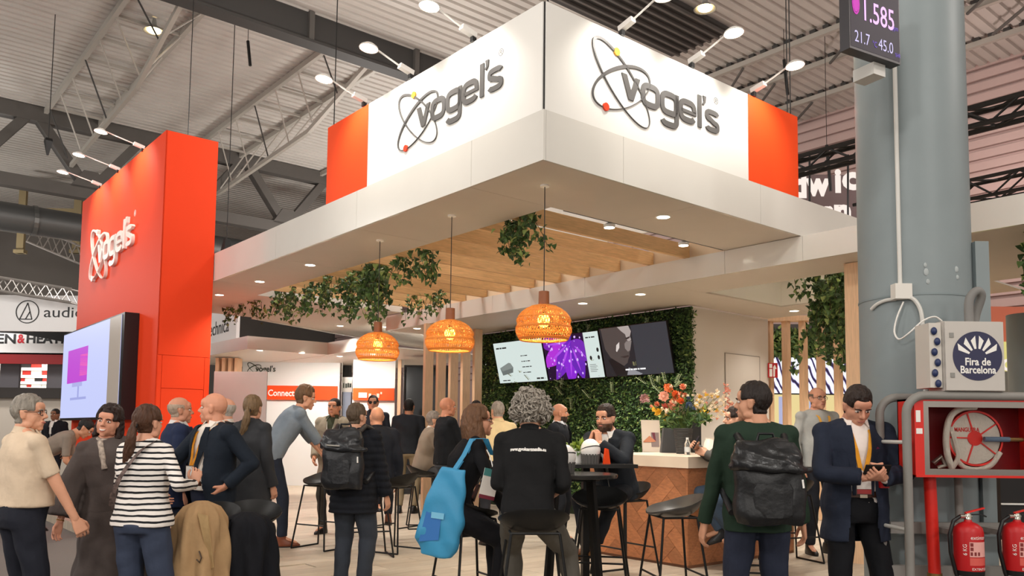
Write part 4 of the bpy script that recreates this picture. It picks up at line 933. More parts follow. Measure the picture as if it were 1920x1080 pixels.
box = thing('socket_box', 'pale grey electric box with round dark blue emblem on top of the guard frame', 'electric box', T(s0.x - .02, GY - .06, GT + .027))
bw = s1.x - s0.x + .03; bh = s1.z - s0.z + .0; bd = .20; greybox = mat('box grey', 'c3bdb6', .45)
bx('cabinet', (.075, .02, 0), (bw, bd, bh), greybox, box); bx('cover', (.08, 0, .004), (bw, .02, bh - .004), greybox, box)
bx('socket_panel', (0, .03, .02), (.073, bd, bh - .01), mat('socket panel', 'cfc9c0', .45), box)
for k in range(6):
    q = MB(); q.ball((0, 0, 0), (.018, .016, .024), 14, 8); q.build('socket', mat('socket blue', '27345c', .35), box, T(.026 + .018 * (k % 2), .022, bh - .06 - k * .063), 50)
for z in (.08, bh - .10): bx('lock', (.105, -.005, z), (.13, 0, z + .028), steel_grey, box)
em = T(.082 + (bw - .082) * .54, -.001, bh * .50) @ Matrix.Rotation(PI / 2, 4, 'X')
q = MB(); q.lathe([(.0005, .001), (.147, .001), (.147, 0), (.0005, 0)], 48); q.build('emblem_disc', mat('emblem navy', '2b2b4c', .4), box, em)
for k in range(6):
    a = (k - 2.5) * .42; ca, sa = math.sin(a), math.cos(a); n_ = Vector((ca, sa)); pn = Vector((sa, -ca)); r0, r1 = .055, .118 + .006 * abs(k - 2.5); c_ = Vector((0, -.012))
    w0, w1 = .006, .0165; sk = .012 * (1 if k > 2.5 else -1)
    flat('emblem_ray', [tuple(c_ + n_ * r0 - pn * w0), tuple(c_ + n_ * r0 + pn * w0), tuple(c_ + n_ * (r1 - sk) + pn * w1), tuple(c_ + n_ * (r1 + sk) - pn * w1)], .0022, whiteplain, box, em)
text('emblem_text', 'Fira de', .062, whiteplain, em @ T(0, -.055, .0022), box, 0, 'CENTER', off=.0015, sx=.9); text('emblem_text', 'Barcelona', .062, whiteplain, em @ T(0, -.103, .0022), box, 0, 'CENTER', off=.0015, sx=.86)
q = MB(); q.tube(smooth([(bw * .66, .10, bh), (bw * .66, .10, bh + .11), (bw * .70, .10, bh + .17), (bw * .79, .10, bh + .20), (bw * .87, .12, bh + .17), (bw * .84, .16, bh + .07), (bw * .82, .17, bh + .0)]), .026, 12); q.build('corrugated_hose', mat('hose grey', '7d7b78', .6), box, None, 60)
# ================================================================== LEFT BACKGROUND
def fbox(name, x0, y0, x1, y1, D, m, parent=None, th=.1, dz=0):
    """box facing the camera axis whose front covers that pixel rectangle at depth D"""
    a = at(x0, y1, D); b = at(x1, y0, D); zz = (a.z, b.z)
    return bx(name, (a.x, D, zz[0]), (b.x, D + th, zz[1]), m, parent)
def ftext(name, s_, px, py, D, hpx, m, parent, wpx=None, off=0):
    a = at(px, py, D); k = D / F_PX; o = text(name, s_, hpx * k * 1.38, m, wall_frame((a.x, D - .006, a.z), (1, 0, 0)), parent, .002, off=off)
    if wpx:
        xs = [v.co.x for v in o.data.vertices]; o.data.transform(Matrix.Diagonal((wpx * k / (max(xs) - min(xs)), 1, 1, 1)))
    return o
sgn = thing('hanging_banner', 'long white banner with black lower case lettering and circle emblem behind the tower', 'banner')
fbox('panel', -120, 554, 300, 618, 22, mat('banner white', 'f4f2f1', .6), sgn)
A_ = at(330, 600, 24.0); B_ = at(443, 600, 19.6); zlo = at(443, 641, 19.6).z; q = MB(); q.box((0, 0, 0), ((B_ - A_).length, .08, 1.0)); wf = T(A_.x, A_.y, zlo) @ RZ(math.atan2(B_.y - A_.y, B_.x - A_.x)); q.build('panel', MATS['banner white'], sgn, wf)
text('lettering', 'audio-technica', .50, mat('lettering black', '1c1c1e', .5), wf @ T((B_ - A_).length - .55, -.006, .30) @ Matrix.Rotation(PI / 2, 4, 'X'), sgn, .002, 'RIGHT', sx=1.05)
txt = mat('lettering black', '1c1c1e', .5)
ftext('lettering', 'audio-technica', 75, 593, 22, 21, txt, sgn, 206)
k22 = 22 / F_PX; p_ = at(45, 583, 22); q = MB(); q.lathe([(20.5 * k22, 0), (22 * k22, 0), (22 * k22, .01), (20.5 * k22, .01)], 40); q.build('emblem_ring', txt, sgn, wall_frame((p_.x, 21.99, p_.z), (1, 0, 0)))
q = MB()
for a, b in (((-14, -14), (0, 17)), ((0, 17), (9, -14)), ((-14, -14), (9, -14)), ((-3, -14), (5, 1))): q.sq((a[0] * k22, a[1] * k22, .005), (b[0] * k22, b[1] * k22, .005), .022, .01)
q.build('emblem_mark', txt, sgn, wall_frame((p_.x, 21.99, p_.z), (1, 0, 0)))
b2 = thing('hanging_banner', 'white banner with black and red capital lettering over a red band at the left', 'banner')
fbox('panel', -120, 622, 150, 662, 24, MATS['banner white'], b2); fbox('red_band', -120, 662, 150, 680, 24, mat('band red', '8e1a1e', .6), b2)
ftext('lettering', 'ALLEN', -62, 642, 24, 18, txt, b2, 88, .01); ftext('lettering', '&', 28, 642, 24, 17, mat('ampersand red', 'd2182c', .5), b2, 14, .01); ftext('lettering', 'HEATH', 44, 642, 24, 17, txt, b2, 82, .01)
q = MB(); a = [at(-60, 620, 23.6), at(150, 620, 23.6), at(150, 647, 23.6), at(0, 620.5, 23.6)]
q.prism([(v.x, v.z) for v in a[:1] + a[1:3] + [at(30, 624, 23.6)]], .05, Matrix(((1, 0, 0, 0), (0, 0, -1, 23.65), (0, 1, 0, 0), (0, 0, 0, 1)))); q.build('black_drape', mat('drape black', '171516', .8), b2)
for x0, x1, lb in ((-4, 34, 'pale grey pillar at the left edge under the white banner'), (84, 123, 'pale grey pillar beside the red tower under the white banner')):
    o = fbox('pillar', x0, 672, x1, 900, 25, mat('pillar grey', '8d8a90', .6)); tag(o, lb, 'pillar', 'pillars of the neighbouring booth')
o = fbox('booth_wall', -160, 728, 150, 744, 24.5, mat('dark rail', '3a3532', .6), None); tag(o, 'dark horizontal beam behind the grey haired man', 'beam')
o = fbox('booth_wall', -160, 744, 150, 900, 24.7, mat('cream wall', 'd6cbbd', .7), None); tag(o, 'cream low wall of the booth behind the grey haired man', 'wall')
# shop of the neighbour: shelves with lit coloured boxes
sh = thing('display_shelf', 'lit shelves of colourful boxes between the grey pillars', 'shelf')
fbox('back_panel', -60, 668, 150, 735, 30, mat('shelf back', '8a8580', .6), sh); 
for k, (y, hh) in enumerate(((672, 18), (690, 14), (706, 10), (718, 9))):
    fbox('shelf_board', -60, y + hh, 150, y + hh + 3, 29.6, whiteplain, sh)
    x = -50
    while x < 150:
        wd_ = random.uniform(7, 26); fbox('carton', x, y + random.uniform(0, 4), x + wd_ - 1, y + hh, 29.7, mat('carton ' + str(random.randint(0, 5)), ['d8d4cf', '4f8f98', 'c7a27a', '2d2b2c', 'b8352e', 'efe9e0'][random.randint(0, 5)], .5), sh); x += wd_
lamp_area('shelf_lamp', (at(80, 690, 28.5).x, 28.4, at(80, 660, 28.5).z), 2.5, 120, (1, .95, .85), (at(80, 690, 30).x, 30, at(80, 700, 30).z))
# steelwork above the banner
def boxtruss(name, lab, a, b, wd_, m, n, r=.03, group=None, rr=.016):
    t = thing(name, lab, 'truss', None, group); a = Vector(a); b = Vector(b); d = (b - a).normalized(); s_ = d.cross(Vector((0, 0, 1))).normalized() * wd_ / 2; z_ = Vector((0, 0, wd_ / 2))
    for i in (-1, 1):
        for j in (-1, 1): q = MB(); q.bar(a + s_ * i + z_ * j, b + s_ * i + z_ * j, r, 6); q.build('chord', m, t)
    L_ = (b - a) / n
    for k in range(n):
        q = MB(); p0 = a + L_ * k; p1 = a + L_ * (k + 1); f = 1 if k % 2 else -1
        for i in (-1, 1): q.bar(p0 + s_ * i + z_ * f, p1 + s_ * i - z_ * f, rr, 5)
        for j in (-1, 1): q.bar(p0 + s_ * f + z_ * j, p1 - s_ * f + z_ * j, rr, 5)
        q.build('brace', m, t)
    return t
silver = mat('silver truss', 'b9b2ac', .35, metal=.6); trblack = mat('black truss', '1a1817', .5)
boxtruss('lighting_truss', 'silver lighting truss above the white banner at the left', at(-80, 520, 21.5), at(140, 556, 21.5), .35, silver, 14)
boxtruss('lighting_truss', 'short silver truss rising beside the red tower’s left edge', at(60, 440, 23), at(150, 478, 23), .5, silver, 6)
boxtruss('lighting_truss', 'black truss above the white letters, between orange panel and column', W(7.0, 3.2, 5.37), W(7.0, .1, 5.37), .22, trblack, 9, .035, 'black trusses')
boxtruss('lighting_truss', 'upper black truss right of the column', W(7.0, -.0, 5.37), W(7.0, -4.2, 5.37), .24, trblack, 12, .035, 'black trusses')
boxtruss('lighting_truss', 'lower black truss right of the column', W(9.7, 2.5, 5.2), W(9.7, -3.5, 5.2), .30, trblack, 16, .03, 'black trusses')
boxtruss('lighting_truss', 'black truss behind the second line of white letters', W(9.3, 4.0, 4.8), W(9.3, 1.0, 4.8), .30, trblack, 9, .03, 'black trusses')
for x0, x1, lb in ((17, 32, 'yellowish steel post at the upper left edge'), (123, 139, 'yellowish steel post just left of the red tower')):
    o = fbox('steel_post', x0, 340, x1, 470, 24, mat('ochre steel', '8f7f5e', .6)); tag(o, lb, 'post', 'ochre steel posts')
    bx('base_plate', (o.data.vertices[0].co.x - .05, 23.95, o.data.vertices[0].co.z), (o.data.vertices[1].co.x + .05, 24.15, o.data.vertices[0].co.z + .1), MATS['ochre steel'], o)
o = fbox('steel_beam', -80, 384, 158, 398, 24.2, MATS['ochre steel']); tag(o, 'ochre horizontal steel beam left of the red tower', 'beam')
q = MB(); a = at(90, 275, 15); q.lathe([(.0005, -.16), (.02, -.16), (.085, .10), (.075, .15), (.0005, .15)], 4); t = thing('hanging_speaker', 'dark tapered loudspeaker hanging at the upper left', 'speaker', T(*a)); q.build('cabinet', black, t)
q = MB(); q.bar((0, 0, .15), (0, 0, 8.9 - a.z), .008, 5); q.build('hanger', black, t)
q = MB(); a = at(425, 452, 15); q.lathe([(.0005, -.2), (.11, -.2), (.06, .04), (.0005, .04)], 4); t = thing('hanging_speaker', 'dark lamp hanging above the canopy beside the red tower', 'speaker', T(*a)); q.build('cabinet', black, t); q = MB(); q.bar((0, 0, .04), (0, 0, 8.9 - a.z), .008, 5); q.build('hanger', black, t)
for v, u in ((.02, 3.5), (3.5, .02), (.3, .3), (3.2, 3.5), (-.37, 7.2), (3.9, .3)):
    z0 = STOP if v >= 0 and not v == 3.9 else (5.40 if v < 0 else FTOP)
    q = MB(); q.bar((v, u, z0 - .02), (v, u, 9.0), .006, 5); o = q.build('suspension_wire', black, None, BM); tag(o, {.3: 'thin black wire to the near corner of the sign box', 3.2: 'thin black wire to the far rear corner of the sign box', -.37: 'thin wire rising from the top of the red tower', 3.9: 'thin black wire to the canopy right of the orange panel'}[v] if v in (.3, 3.2, -.37, 3.9) else ('thin black wire down to the orange end of the left sign face' if v == .02 else 'thin black wire to the orange end of the right sign face'), 'wire', 'suspension wires')
for px, py, L_ in ((465, 75, .5), (1550, 270, .9), (1470, 110, .7)):
    a = at(px, py, 15.5); q = MB(); q.bar((0, 0, -.02), (.06, 0, -L_), .03, 6); q.bar((0, 0, -.04), (0, 0, max(.2, 8.95 - a.z)), .006, 4); o = q.build('roof_hook', black, None, T(*a)); tag(o, {465: 'short dark hook hanging left of the dark roof girder', 1550: 'long dark hook hanging in front of the pink-lit ribbed wall', 1470: 'dark hook hanging above the rightmost sign spotlight'}[px], 'hook', 'roof hooks')
# ================================================================== REAR OF THE BOOTH
rb = thing('rear_cabin', 'white inner booth cabin with red band and small logo, behind the crowd', 'booth', BM)
wh2 = mat('cabin white', 'e3e6e6', .6)
Zc = 2.90
# canopy of the cabin: corner (2.27,11.44), inner corner (4.0,11.2)
bx('fascia', (2.27, 11.30, Zc), (4.0, 11.33, Zc + .26), white_panel, rb); bx('fascia', (2.25, 11.30, Zc), (2.27, 16, Zc + .26), white_panel, rb)
bx('fascia', (4.0, 9.0, Zc), (4.03, 11.33, Zc + .26), white_panel, rb)
bx('soffit', (2.27, 11.33, Zc), (4.0, 16, Zc + .02), whiteplain, rb); bx('soffit', (4.03, 9.0, Zc), (7.0, 16, Zc + .02), whiteplain, rb)
bx('roof_board', (2.27, 11.33, Zc + .2), (7, 16, Zc + .22), soffit_m, rb)
def facewall(name, x0, x1, y0, y1, D, m, th=.06, parent=rb):
    a = bl(at(x0, y1, D)); b = bl(at(x1, y0, D)); 
    q = MB(); A = at(x0, y1, D); B_ = at(x1, y0, D); q.box((A.x, D, A.z), (B_.x, D + th, B_.z)); return q.build(name, m, parent, BMI)
facewall('white_wall', 450, 637, 655, 1000, 19.5, wh2); facewall('red_band', 496, 632, 724, 749, 19.40, orange)
facewall('edge_post', 445, 449, 655, 1000, 19.3, whiteplain); facewall('edge_post', 637, 641, 660, 1000, 19.3, whiteplain)
facewall('white_wall', 658, 741, 660, 1000, 18.5, wh2); facewall('red_band', 661, 739, 728, 750, 18.42, orange)
facewall('oak_post', 742, 752, 655, 1000, 18.4, wood_v); facewall('edge_post', 753, 757, 655, 1000, 18.4, whiteplain)
facewall('shade_sheet', 641, 658, 668, 760, 20.2, mat('shaded gap', '2a2826', .7)); facewall('shelf_panel', 641, 660, 707, 735, 19.9, white_panel); facewall('blue_panel', 641, 658, 735, 900, 19.9, mat('grey blue panel', '9aa3b8', .6))  # flat dark sheet painted for the shade in the gap
ftext_m = mat('cabin lettering', '2e3a30', .5)
def rtext(s_, px, py, D, h, m, wpx): 
    o = ftext('lettering', s_, px, py, D, h, m, None, wpx, .004); o.parent = rb; o.matrix_parent_inverse = BMI; return o
rtext("vogel's", 478, 696, 19.48, 11, ftext_m, 38); rtext('Connect-it', 502, 742, 19.38, 12, whiteplain, 62)
for x0, x1, y0, y1, D_, m_ in ((672, 688, 736, 746, 18.4, mat('pale rose', 'f0b8a8', .5)), (691, 696, 738, 746, 18.4, MATS['pale rose']), (698, 704, 740, 746, 18.4, MATS['pale rose']), (706, 711, 738, 746, 18.4, MATS['pale rose']), (713, 716, 735, 739, 18.4, MATS['pale rose']), (643, 645, 718, 727, 19.87, ftext_m), (647, 650, 719, 727, 19.87, ftext_m), (651, 654, 718, 726, 19.87, ftext_m), (655, 658, 719, 726, 19.87, ftext_m)): facewall('lettering_mark', x0, x1, y0, y1, D_, m_, .01)
K_ = BMI @ wall_frame(at(475, 692, 19.46), (1, 0, 0)) @ Matrix.Diagonal((.45, .45, 1, 1))
orbit(.05, .02, .44, .155, math.radians(-41), .012, .05, PI * .9, .01).build('logo_orbit', ftext_m, rb, K_); orbit(.05, .0, .385, .165, math.radians(27), .012, .05, PI * .45, .01).build('logo_orbit', ftext_m, rb, K_)
for x in (485, 566, 634):
    p_ = bl(on_z(x, 656 + (x - 485) * .06, Zc)); 
for k in range(4):
    A = at(402 + 12 * k, 690, 18.2); q = MB(); q.box((A.x, 18.2, 0), (A.x + .07, 18.5, Zc - .02)); q.build('oak_fin', wood_v, rb, BMI)
for px, py, lb in ((487, 657, 'downlight under the cabin canopy at its left corner'), (566, 662, 'downlight under the cabin canopy at its middle'), (637, 668, 'downlight under the cabin canopy at its inner corner'), (700, 664, 'downlight under the cabin canopy over the right white wall')):
    _q = bl(on_z(px, py, Zc)); downlight(_q.x, _q.y, lb, Zc, 95, (.45, .75, -1))
o = fbox('partition_panel', 397, 697, 500, 1000, 13.2, mat('frosted panel', '9c9d9a', .3, var=.02), None, .03); tag(o, 'large plain pale grey display panel behind the ponytailed woman', 'panel')
q = MB(); p0 = at(760, 682, 17.2); p1 = at(800, 1000, 17.2); t = thing('glass_cabinet', 'tall dark glass cabinet left of the oak fins', 'cabinet', T(p0.x, 17.2, 0))
zt = at(760, 684, 17.2).z; wd_ = 1.05
bx('carcass', (0, .05, 0), (wd_, .5, zt), mat('cabinet dark', '2b2e30', .4), t); bx('door', (.02, .02, .1), (wd_ - .02, .05, zt - .04), mat('smoked glass', '20262a', .08, spec=.8), t); bx('frame', (0, 0, zt - .04), (wd_, .5, zt), black, t); bx('frame', (-.03, 0, 0), (0, .5, zt), black, t)
# ================================================================== RIGHT BACKGROUND
lw = thing('led_wall', 'bright wall with purple and white swirls behind the oak fins', 'screen', T(at(1440, 700, 19).x, 19, 0))
X1 = at(1650, 700, 19).x - at(1440, 700, 19).x; za = at(1540, 738, 19).z; zb = at(1540, 672, 19).z
m = glow('swirl', 'ffffff', 1.0); nt = m.node_tree; b = nt.nodes['Principled BSDF']
tc = nt.nodes.new('ShaderNodeTexCoord'); mp = nt.nodes.new('ShaderNodeMapping'); mp.inputs['Rotation'].default_value = (0, .9, 0); mp.inputs['Scale'].default_value = (1.0, 1, .45); wv = nt.nodes.new('ShaderNodeTexWave'); wv.inputs['Scale'].default_value = 2.6; wv.inputs['Distortion'].default_value = 13; wv.inputs['Detail'].default_value = 3; wv.inputs['Detail Scale'].default_value = .6
cr = nt.nodes.new('ShaderNodeValToRGB'); e = cr.color_ramp.elements; e[0].color = lin('241b38'); e[1].color = lin('eef4f6'); e[0].position = .10; e[1].position = .44; k_ = cr.color_ramp.elements.new(.26); k_.color = lin('8f7fc0')
for x_, y_ in ((tc.outputs['Object'], mp.inputs['Vector']), (mp.outputs['Vector'], wv.inputs['Vector']), (wv.outputs['Fac'], cr.inputs['Fac']), (cr.outputs['Color'], b.inputs['Emission Color'])): nt.links.new(x_, y_)
bx('image_panel', (0, -.01, za), (X1, .0, zb + .02), m, lw); bx('backing', (0, .0, 0), (X1, .2, zb + .8), mat('led backing', '55504f', .6), lw); bx('lower_panel', (0, -.015, 0), (X1, .0, za - .03), glow('warm wall', 'f3dd9c', .75), lw); bx('dark_strip', (0, -.02, za - .03), (X1, 0, za), black, lw)
for k in range(4): bx('blue_figure', (.25 + k * .7, -.02, za - .9), (.42 + k * .7, -.016, za - .08 - .1 * (k % 2)), glow('blue haze', 'b4b6d8', .8), lw)
t = thing('green_wall', 'strip of green foliage above the colourful wall at the right', 'hedge', T(at(1440, 700, 19).x, 18.95, 0))
bx('backing', (0, -.02, zb + .04), (X1, .0, zb + .62), MATS['hedge backing'], t)
tag(leafcloud([(random.uniform(0, X1), -random.uniform(.02, .15), random.uniform(zb + .04, zb + .66)) for _ in range(1300)], .15, (.2, .45, .35), .5, .3).build('foliage', [leafA, leafB, leafC], t), kind='stuff')
o = fbox('booth_wall', 1420, 560, 1680, 640, 21, mat('dark grey wall', '5c585c', .7)); tag(o, 'dark grey fascia behind the oak fins', 'wall')
# big white letters and other booths beyond the column
lt = thing('hanging_sign', 'big white letters hanging under the black truss left of the column', 'sign', None)
wl_ = glow('lit letter', 'fff0e6', .8); DL = 15.5
ftext('lettering', 'd', 1495, 360, DL, 50, wl_, lt, 28, .03); ftext('lettering', 'w', 1525, 356, DL, 46, wl_, lt, 48, .03); ftext('lettering', 'i', 1577, 350, DL, 46, wl_, lt, 12, .03); ftext('lettering', 'c', 1592, 344, DL, 46, wl_, lt, 34, .03)
ftext('lettering', 'r', 1556, 407, DL, 40, wl_, lt, 16, .03); ftext('lettering', 'n', 1574, 404, DL, 40, wl_, lt, 32, .03)
A = at(1560, 300, 15.9); q = MB()
for px in (1518, 1590): q.bar(at(px, 290, 15.6), at(px, 420, 15.6), .02, 5)
q.build('hanger', black, lt)
o = fbox('sign_backing', 1480, 318, 1640, 470, 17, mat('dusky panel', '6d5f5f', .7)); tag(o, 'dusky panel behind the big white letters', 'panel')
o = fbox('neighbour_booth', 1845, 575, 2100, 700, 11, mat('coral wall', 'e07a5e', .6)); tag(o, 'coral red booth wall right of the steel column', 'wall')
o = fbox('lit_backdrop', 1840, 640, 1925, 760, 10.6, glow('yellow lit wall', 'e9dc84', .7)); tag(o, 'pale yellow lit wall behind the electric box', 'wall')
o = fbox('booth_counter', 1840, 696, 1900, 780, 10.2, mat('grey green wall', '8c8a80', .6)); tag(o, 'grey counter with white letters behind the electric box', 'counter')
ftext('lettering', 'CO', 1868, 693, 10.5, 20, glow('lit letter', 'fff0e6', .8), o, 32, .01)
p_ = at(1912, 900, 8.6); t = thing('pillar', 'rounded blue grey pillar with an orange disc at the right edge', 'pillar', T(p_.x + .12, 8.6, -.12)); q = MB(); q.bar((0, 0, 0), (0, 0, at(1900, 588, 8.6).z + .12), .21, 24); q.build('shaft', col_m, t, None, 40)
q = MB(); q.lathe([(.0005, 0), (.13, 0), (.13, .01), (.0005, .01)], 24); q.build('orange_disc', mat('disc orange', 'f0a020', .5), t, T(.03, -.215, at(1915, 635, 8.6).z + .12) @ Matrix.Rotation(PI / 2, 4, 'X'))
o = fbox('dark_cabinet', 1868, 885, 1990, 1010, 6.6, mat('dark cabinet', '1f1b1b', .5), None, .4); tag(o, 'dark cabinet behind the fire extinguishers', 'cabinet'); bx('pale_stripe', (o.data.vertices[0].co.x, 6.58, at(1870, 945, 6.6).z), (o.data.vertices[1].co.x, 6.6, at(1870, 942, 6.6).z), whiteplain, o)
t = thing('exit_sign', 'small red and white fire sign on the first oak fin', 'sign', T(*(W(7.24, 2.66, 0) + Vector((-.02, -.05, at(1445, 694, 12.8).z)))))
bx('plate', (-.075, -.01, -.115), (.075, 0, .115), mat('signal red', 'b8161a', .4), t)
flat('pictogram', rect(-.055, -.1, -.01, .02), 0, whiteplain, t, T(0, -.012, 0) @ Matrix.Rotation(PI / 2, 4, 'X')); flat('pictogram', rect(-.055, .035, -.01, .10), 0, whiteplain, t, T(0, -.012, 0) @ Matrix.Rotation(PI / 2, 4, 'X')); flat('pictogram', [(.005, -.1), (.03, -.1), (.035, .02), (.06, .02), (.03, .09), (.005, .05)], 0, whiteplain, t, T(0, -.012, 0) @ Matrix.Rotation(PI / 2, 4, 'X'))
# ================================================================== PEOPLE
class RM:
    """raw closed pieces that a voxel remesh fuses into one surface"""
    def __init__(s): s.v = []; s.f = []
    def add(s, vs, fs):
        k = len(s.v); s.v += [tuple(p) for p in vs]; s.f += [tuple(i + k for i in f) for f in fs]
    def rings(s, R):
        n = len(R[0]); vs = [p for r in R for p in r]; fs = []
        for i in range(len(R) - 1):
            for j in range(n): k = (j + 1) % n; fs.append((i * n + j, i * n + k, (i + 1) * n + k, (i + 1) * n + j))
        fs.append(tuple(reversed(range(n)))); fs.append(tuple((len(R) - 1) * n + j for j in range(n))); s.add(vs, fs)
    def loft(s, secs, M=None, n=20, p=2.3):
        """secs: (z, halfwidth x, halfdepth y, cx, cy)"""
        R = []
        for z, a, b, cx, cy in secs:
            ring = []
            for k in range(n):
                t = 2 * PI * k / n; c, s_ = math.cos(t), math.sin(t); e = 2 / p
                q_ = Vector((cx + a * math.copysign(abs(c) ** e, c), cy + b * math.copysign(abs(s_) ** e, s_), z)); ring.append(M @ q_ if M is not None else q_)
            R.append(ring)
        s.rings(R)
    def cap(s, p0, p1, r0, r1, n=12, flat0=False, flat1=False):
        p0 = Vector(p0); p1 = Vector(p1); d = p1 - p0
        if d.length < 1e-5: return s.ball(p0, (r0,) * 3)
        d.normalize(); x = d.orthogonal().normalized(); y = d.cross(x); R = []
        def ring(c, r): R.append([c + (x * math.cos(2 * PI * k / n) + y * math.sin(2 * PI * k / n)) * r for k in range(n)])
        if not flat0:
            for t in (1.35, .95, .5): ring(p0 - d * r0 * math.sin(t), r0 * math.cos(t))
        ring(p0, r0); ring(p1, r1)
        if not flat1:
            for t in (.5, .95, 1.35): ring(p1 + d * r1 * math.sin(t), r1 * math.cos(t))
        s.rings(R)
    def ball(s, c, r, M=None, n=14, m=9):
        R = []
        for i in range(m + 1):
            t = PI * (i + .02) / (m + .04); ring = []
            for k in range(n):
                q_ = Vector((c[0] + r[0] * math.sin(t) * math.cos(2 * PI * k / n), c[1] + r[1] * math.sin(t) * math.sin(2 * PI * k / n), c[2] - r[2] * math.cos(t)))
                ring.append(M @ q_ if M is not None else q_)
            R.append(ring)
        s.rings(R)
    def chain(s, pts, rs):
        for i in range(len(pts) - 1): s.cap(pts[i], pts[i + 1], rs[i], rs[i + 1])
def sstep(a, b, x): t = np.clip((x - a) / (b - a), 0, 1); return t * t * (3 - 2 * t)
def xf(co, M): m = np.array(M); return co @ m[:3, :3].T + m[:3, 3]
HEADS = {}
def head_base(kind, voxel):
    key = (kind, voxel)
    if key in HEADS: return HEADS[key]
    r = RM(); f = kind == 'f'; j = .93 if f else 1.0
    r.ball((0, -.014, .030), (.074, .095, .088)); r.ball((0, .020, -.040), (.058 * j, .062, .070)); r.ball((0, .008, -.025), (.067 * j, .078, .082)); r.ball((0, .030, -.055), (.052 * j, .052, .052))
    r.ball((0, .066 if f else .068, -.094), (.022 * j, .019, .018)); r.ball((0, .055, -.068), (.040 * j, .034, .030))
    for sx in (-1, 1):
        r.ball((sx * .036, .048, -.022), (.023, .022, .026)); r.ball((sx * .050, .020, -.03), (.019, .040, .045)); r.ball((sx * .076, -.010, -.008), (.009, .020, .032)); r.ball((sx * .081, -.016, .006), (.008, .014, .018)); r.ball((sx * .052 * j, .012, -.070), (.018, .030, .024))
        r.ball((sx * .011, .091, -.026), (.009, .010, .008))
        r.ball((sx * .030, .070, .026), (.022, .014, .008))
    r.ball((0, .060, .045), (.056, .028, .036))
    r.cap((0, .078, .016), (0, .103, -.020), .009, .0125); r.ball((0, .084, -.051), (.023, .009, .007)); r.ball((0, .083, -.063), (.020, .009, .007))
    nr = .050 if f else .059
    r.loft([(-.15, nr * 1.02, nr, 0, -.040), (-.12, nr, nr * .98, 0, -.034), (-.07, nr * .98, nr * 1.05, 0, -.018), (-.03, nr * .9, nr, 0, -.01)], n=16, p=2)
    co, fs, no = remesh(r.v, r.f, voxel, 6 if voxel < .007 else 3)
    for sx in (-1, 1):   # eye sockets
        d2 = ((co - np.array((sx * .031, .078, .006))) ** 2 / np.array((.016, .03, .011)) ** 2).sum(1); co[:, 1] -= .009 * np.exp(-d2)
    HEADS[key] = (co, fs, no); return HEADS[key]
HANDS = {}
def hand_base(kind, voxel):
    key = (kind, voxel)
    if key in HANDS: return HANDS[key]
    curl = {'relaxed': (.30, .45, .35), 'curl': (.75, 1.05, .6), 'flat': (.06, .10, .08), 'grip': (.95, 1.25, .8), 'soft': (.5, .6, .4)}[kind]
    r = RM(); r.loft([(-.03, .026, .020, 0, 0), (0, .027, .018, 0, 0), (.045, .038, .016, 0, 0), (.088, .041, .0125, 0, 0), (.094, .036, .008, 0, 0)], n=14, p=2.6)
    r.ball((-.026, .008, .035), (.016, .013, .028))
    for k, (x, L_) in enumerate(((-.031, .070), (-.010, .079), (.011, .074), (.030, .058))):
        p = Vector((x, 0, .086)); a = 0; sp = (x - 0) * 1.6; rr = .0088 - .0006 * (k == 3)
        for t, (fr, c) in enumerate(zip((.46, .30, .24), curl)):
            a += c * (1 + .08 * k); d = Vector((sp * .6 * math.cos(a), math.sin(a), math.cos(a))).normalized(); e = p + d * (L_ * fr)
            r.cap(p, e, rr, rr * .92, 8); p = e; rr *= .92
    th = (.45 if kind in ('curl', 'grip') else .15)
    p = [Vector((-.022, .006, .020)), Vector((-.048, .016 + th * .02, .052)), Vector((-.056 + th * .03, .024 + th * .05, .080)), Vector((-.052 + th * .06, .03 + th * .07, .101))]
    r.chain(p, [.013, .0105, .0095, .008])
    HANDS[key] = remesh(r.v, r.f, voxel, 2)[:2]; return HANDS[key]
def ik(a, b, l1, l2, hint):
    a = Vector(a); b = Vector(b); d = b - a; L_ = min(max(d.length, 1e-4), (l1 + l2) * .999); dn = d.normalized(); b = a + dn * L_
    x = (l1 * l1 - l2 * l2 + L_ * L_) / (2 * L_); h = math.sqrt(max(l1 * l1 - x * x, 1e-8)); hv = Vector(hint) - dn * Vector(hint).dot(dn)
    if hv.length < 1e-4: hv = dn.orthogonal()
    return a + dn * x + hv.normalized() * h, b
def mesh_np(name, co, fs, mats, smooth=True, midx=None):
    me = bpy.data.meshes.new(name); me.from_pydata(co.tolist() if hasattr(co, 'tolist') else co, [], fs)
    for m in (mats if isinstance(mats, (list, tuple)) else [mats]): me.materials.append(m)
    if smooth: me.polygons.foreach_set('use_smooth', [True] * len(me.polygons))
    if midx is not None: me.polygons.foreach_set('material_index', midx)
    me.update(); return me
def folds(co, no, amp, seed=0, fx=18, fz=9):
    x, y, z = co[:, 0], co[:, 1], co[:, 2]; s = seed * 1.7
    n = np.sin(x * fx + 2.2 * np.sin(z * fz + s) + s) * np.sin(z * fz * 1.9 + 1.5 * np.sin(y * fx + s * 2) + x * 7) + .6 * np.sin(z * 31 + 3 * np.sin(x * 13 + s) + y * 11)
    return co + no * (amp * n)[:, None]
def drop(fs, keep):
    return [f for f in fs if any(keep[i] for i in f)]
TOR_M = [(-.07, .160, .112), (.0, .168, .118), (.08, .158, .112), (.16, .150, .107), (.26, .163, .113), (.36, .178, .118), (.43, .172, .106), (.485, .125, .082), (.525, .068, .062)]
TOR_F = [(-.07, .168, .118), (.0, .172, .120), (.08, .150, .108), (.17, .128, .096), (.26, .142, .105), (.34, .152, .120), (.42, .150, .098), (.475, .108, .074), (.52, .056, .054)]
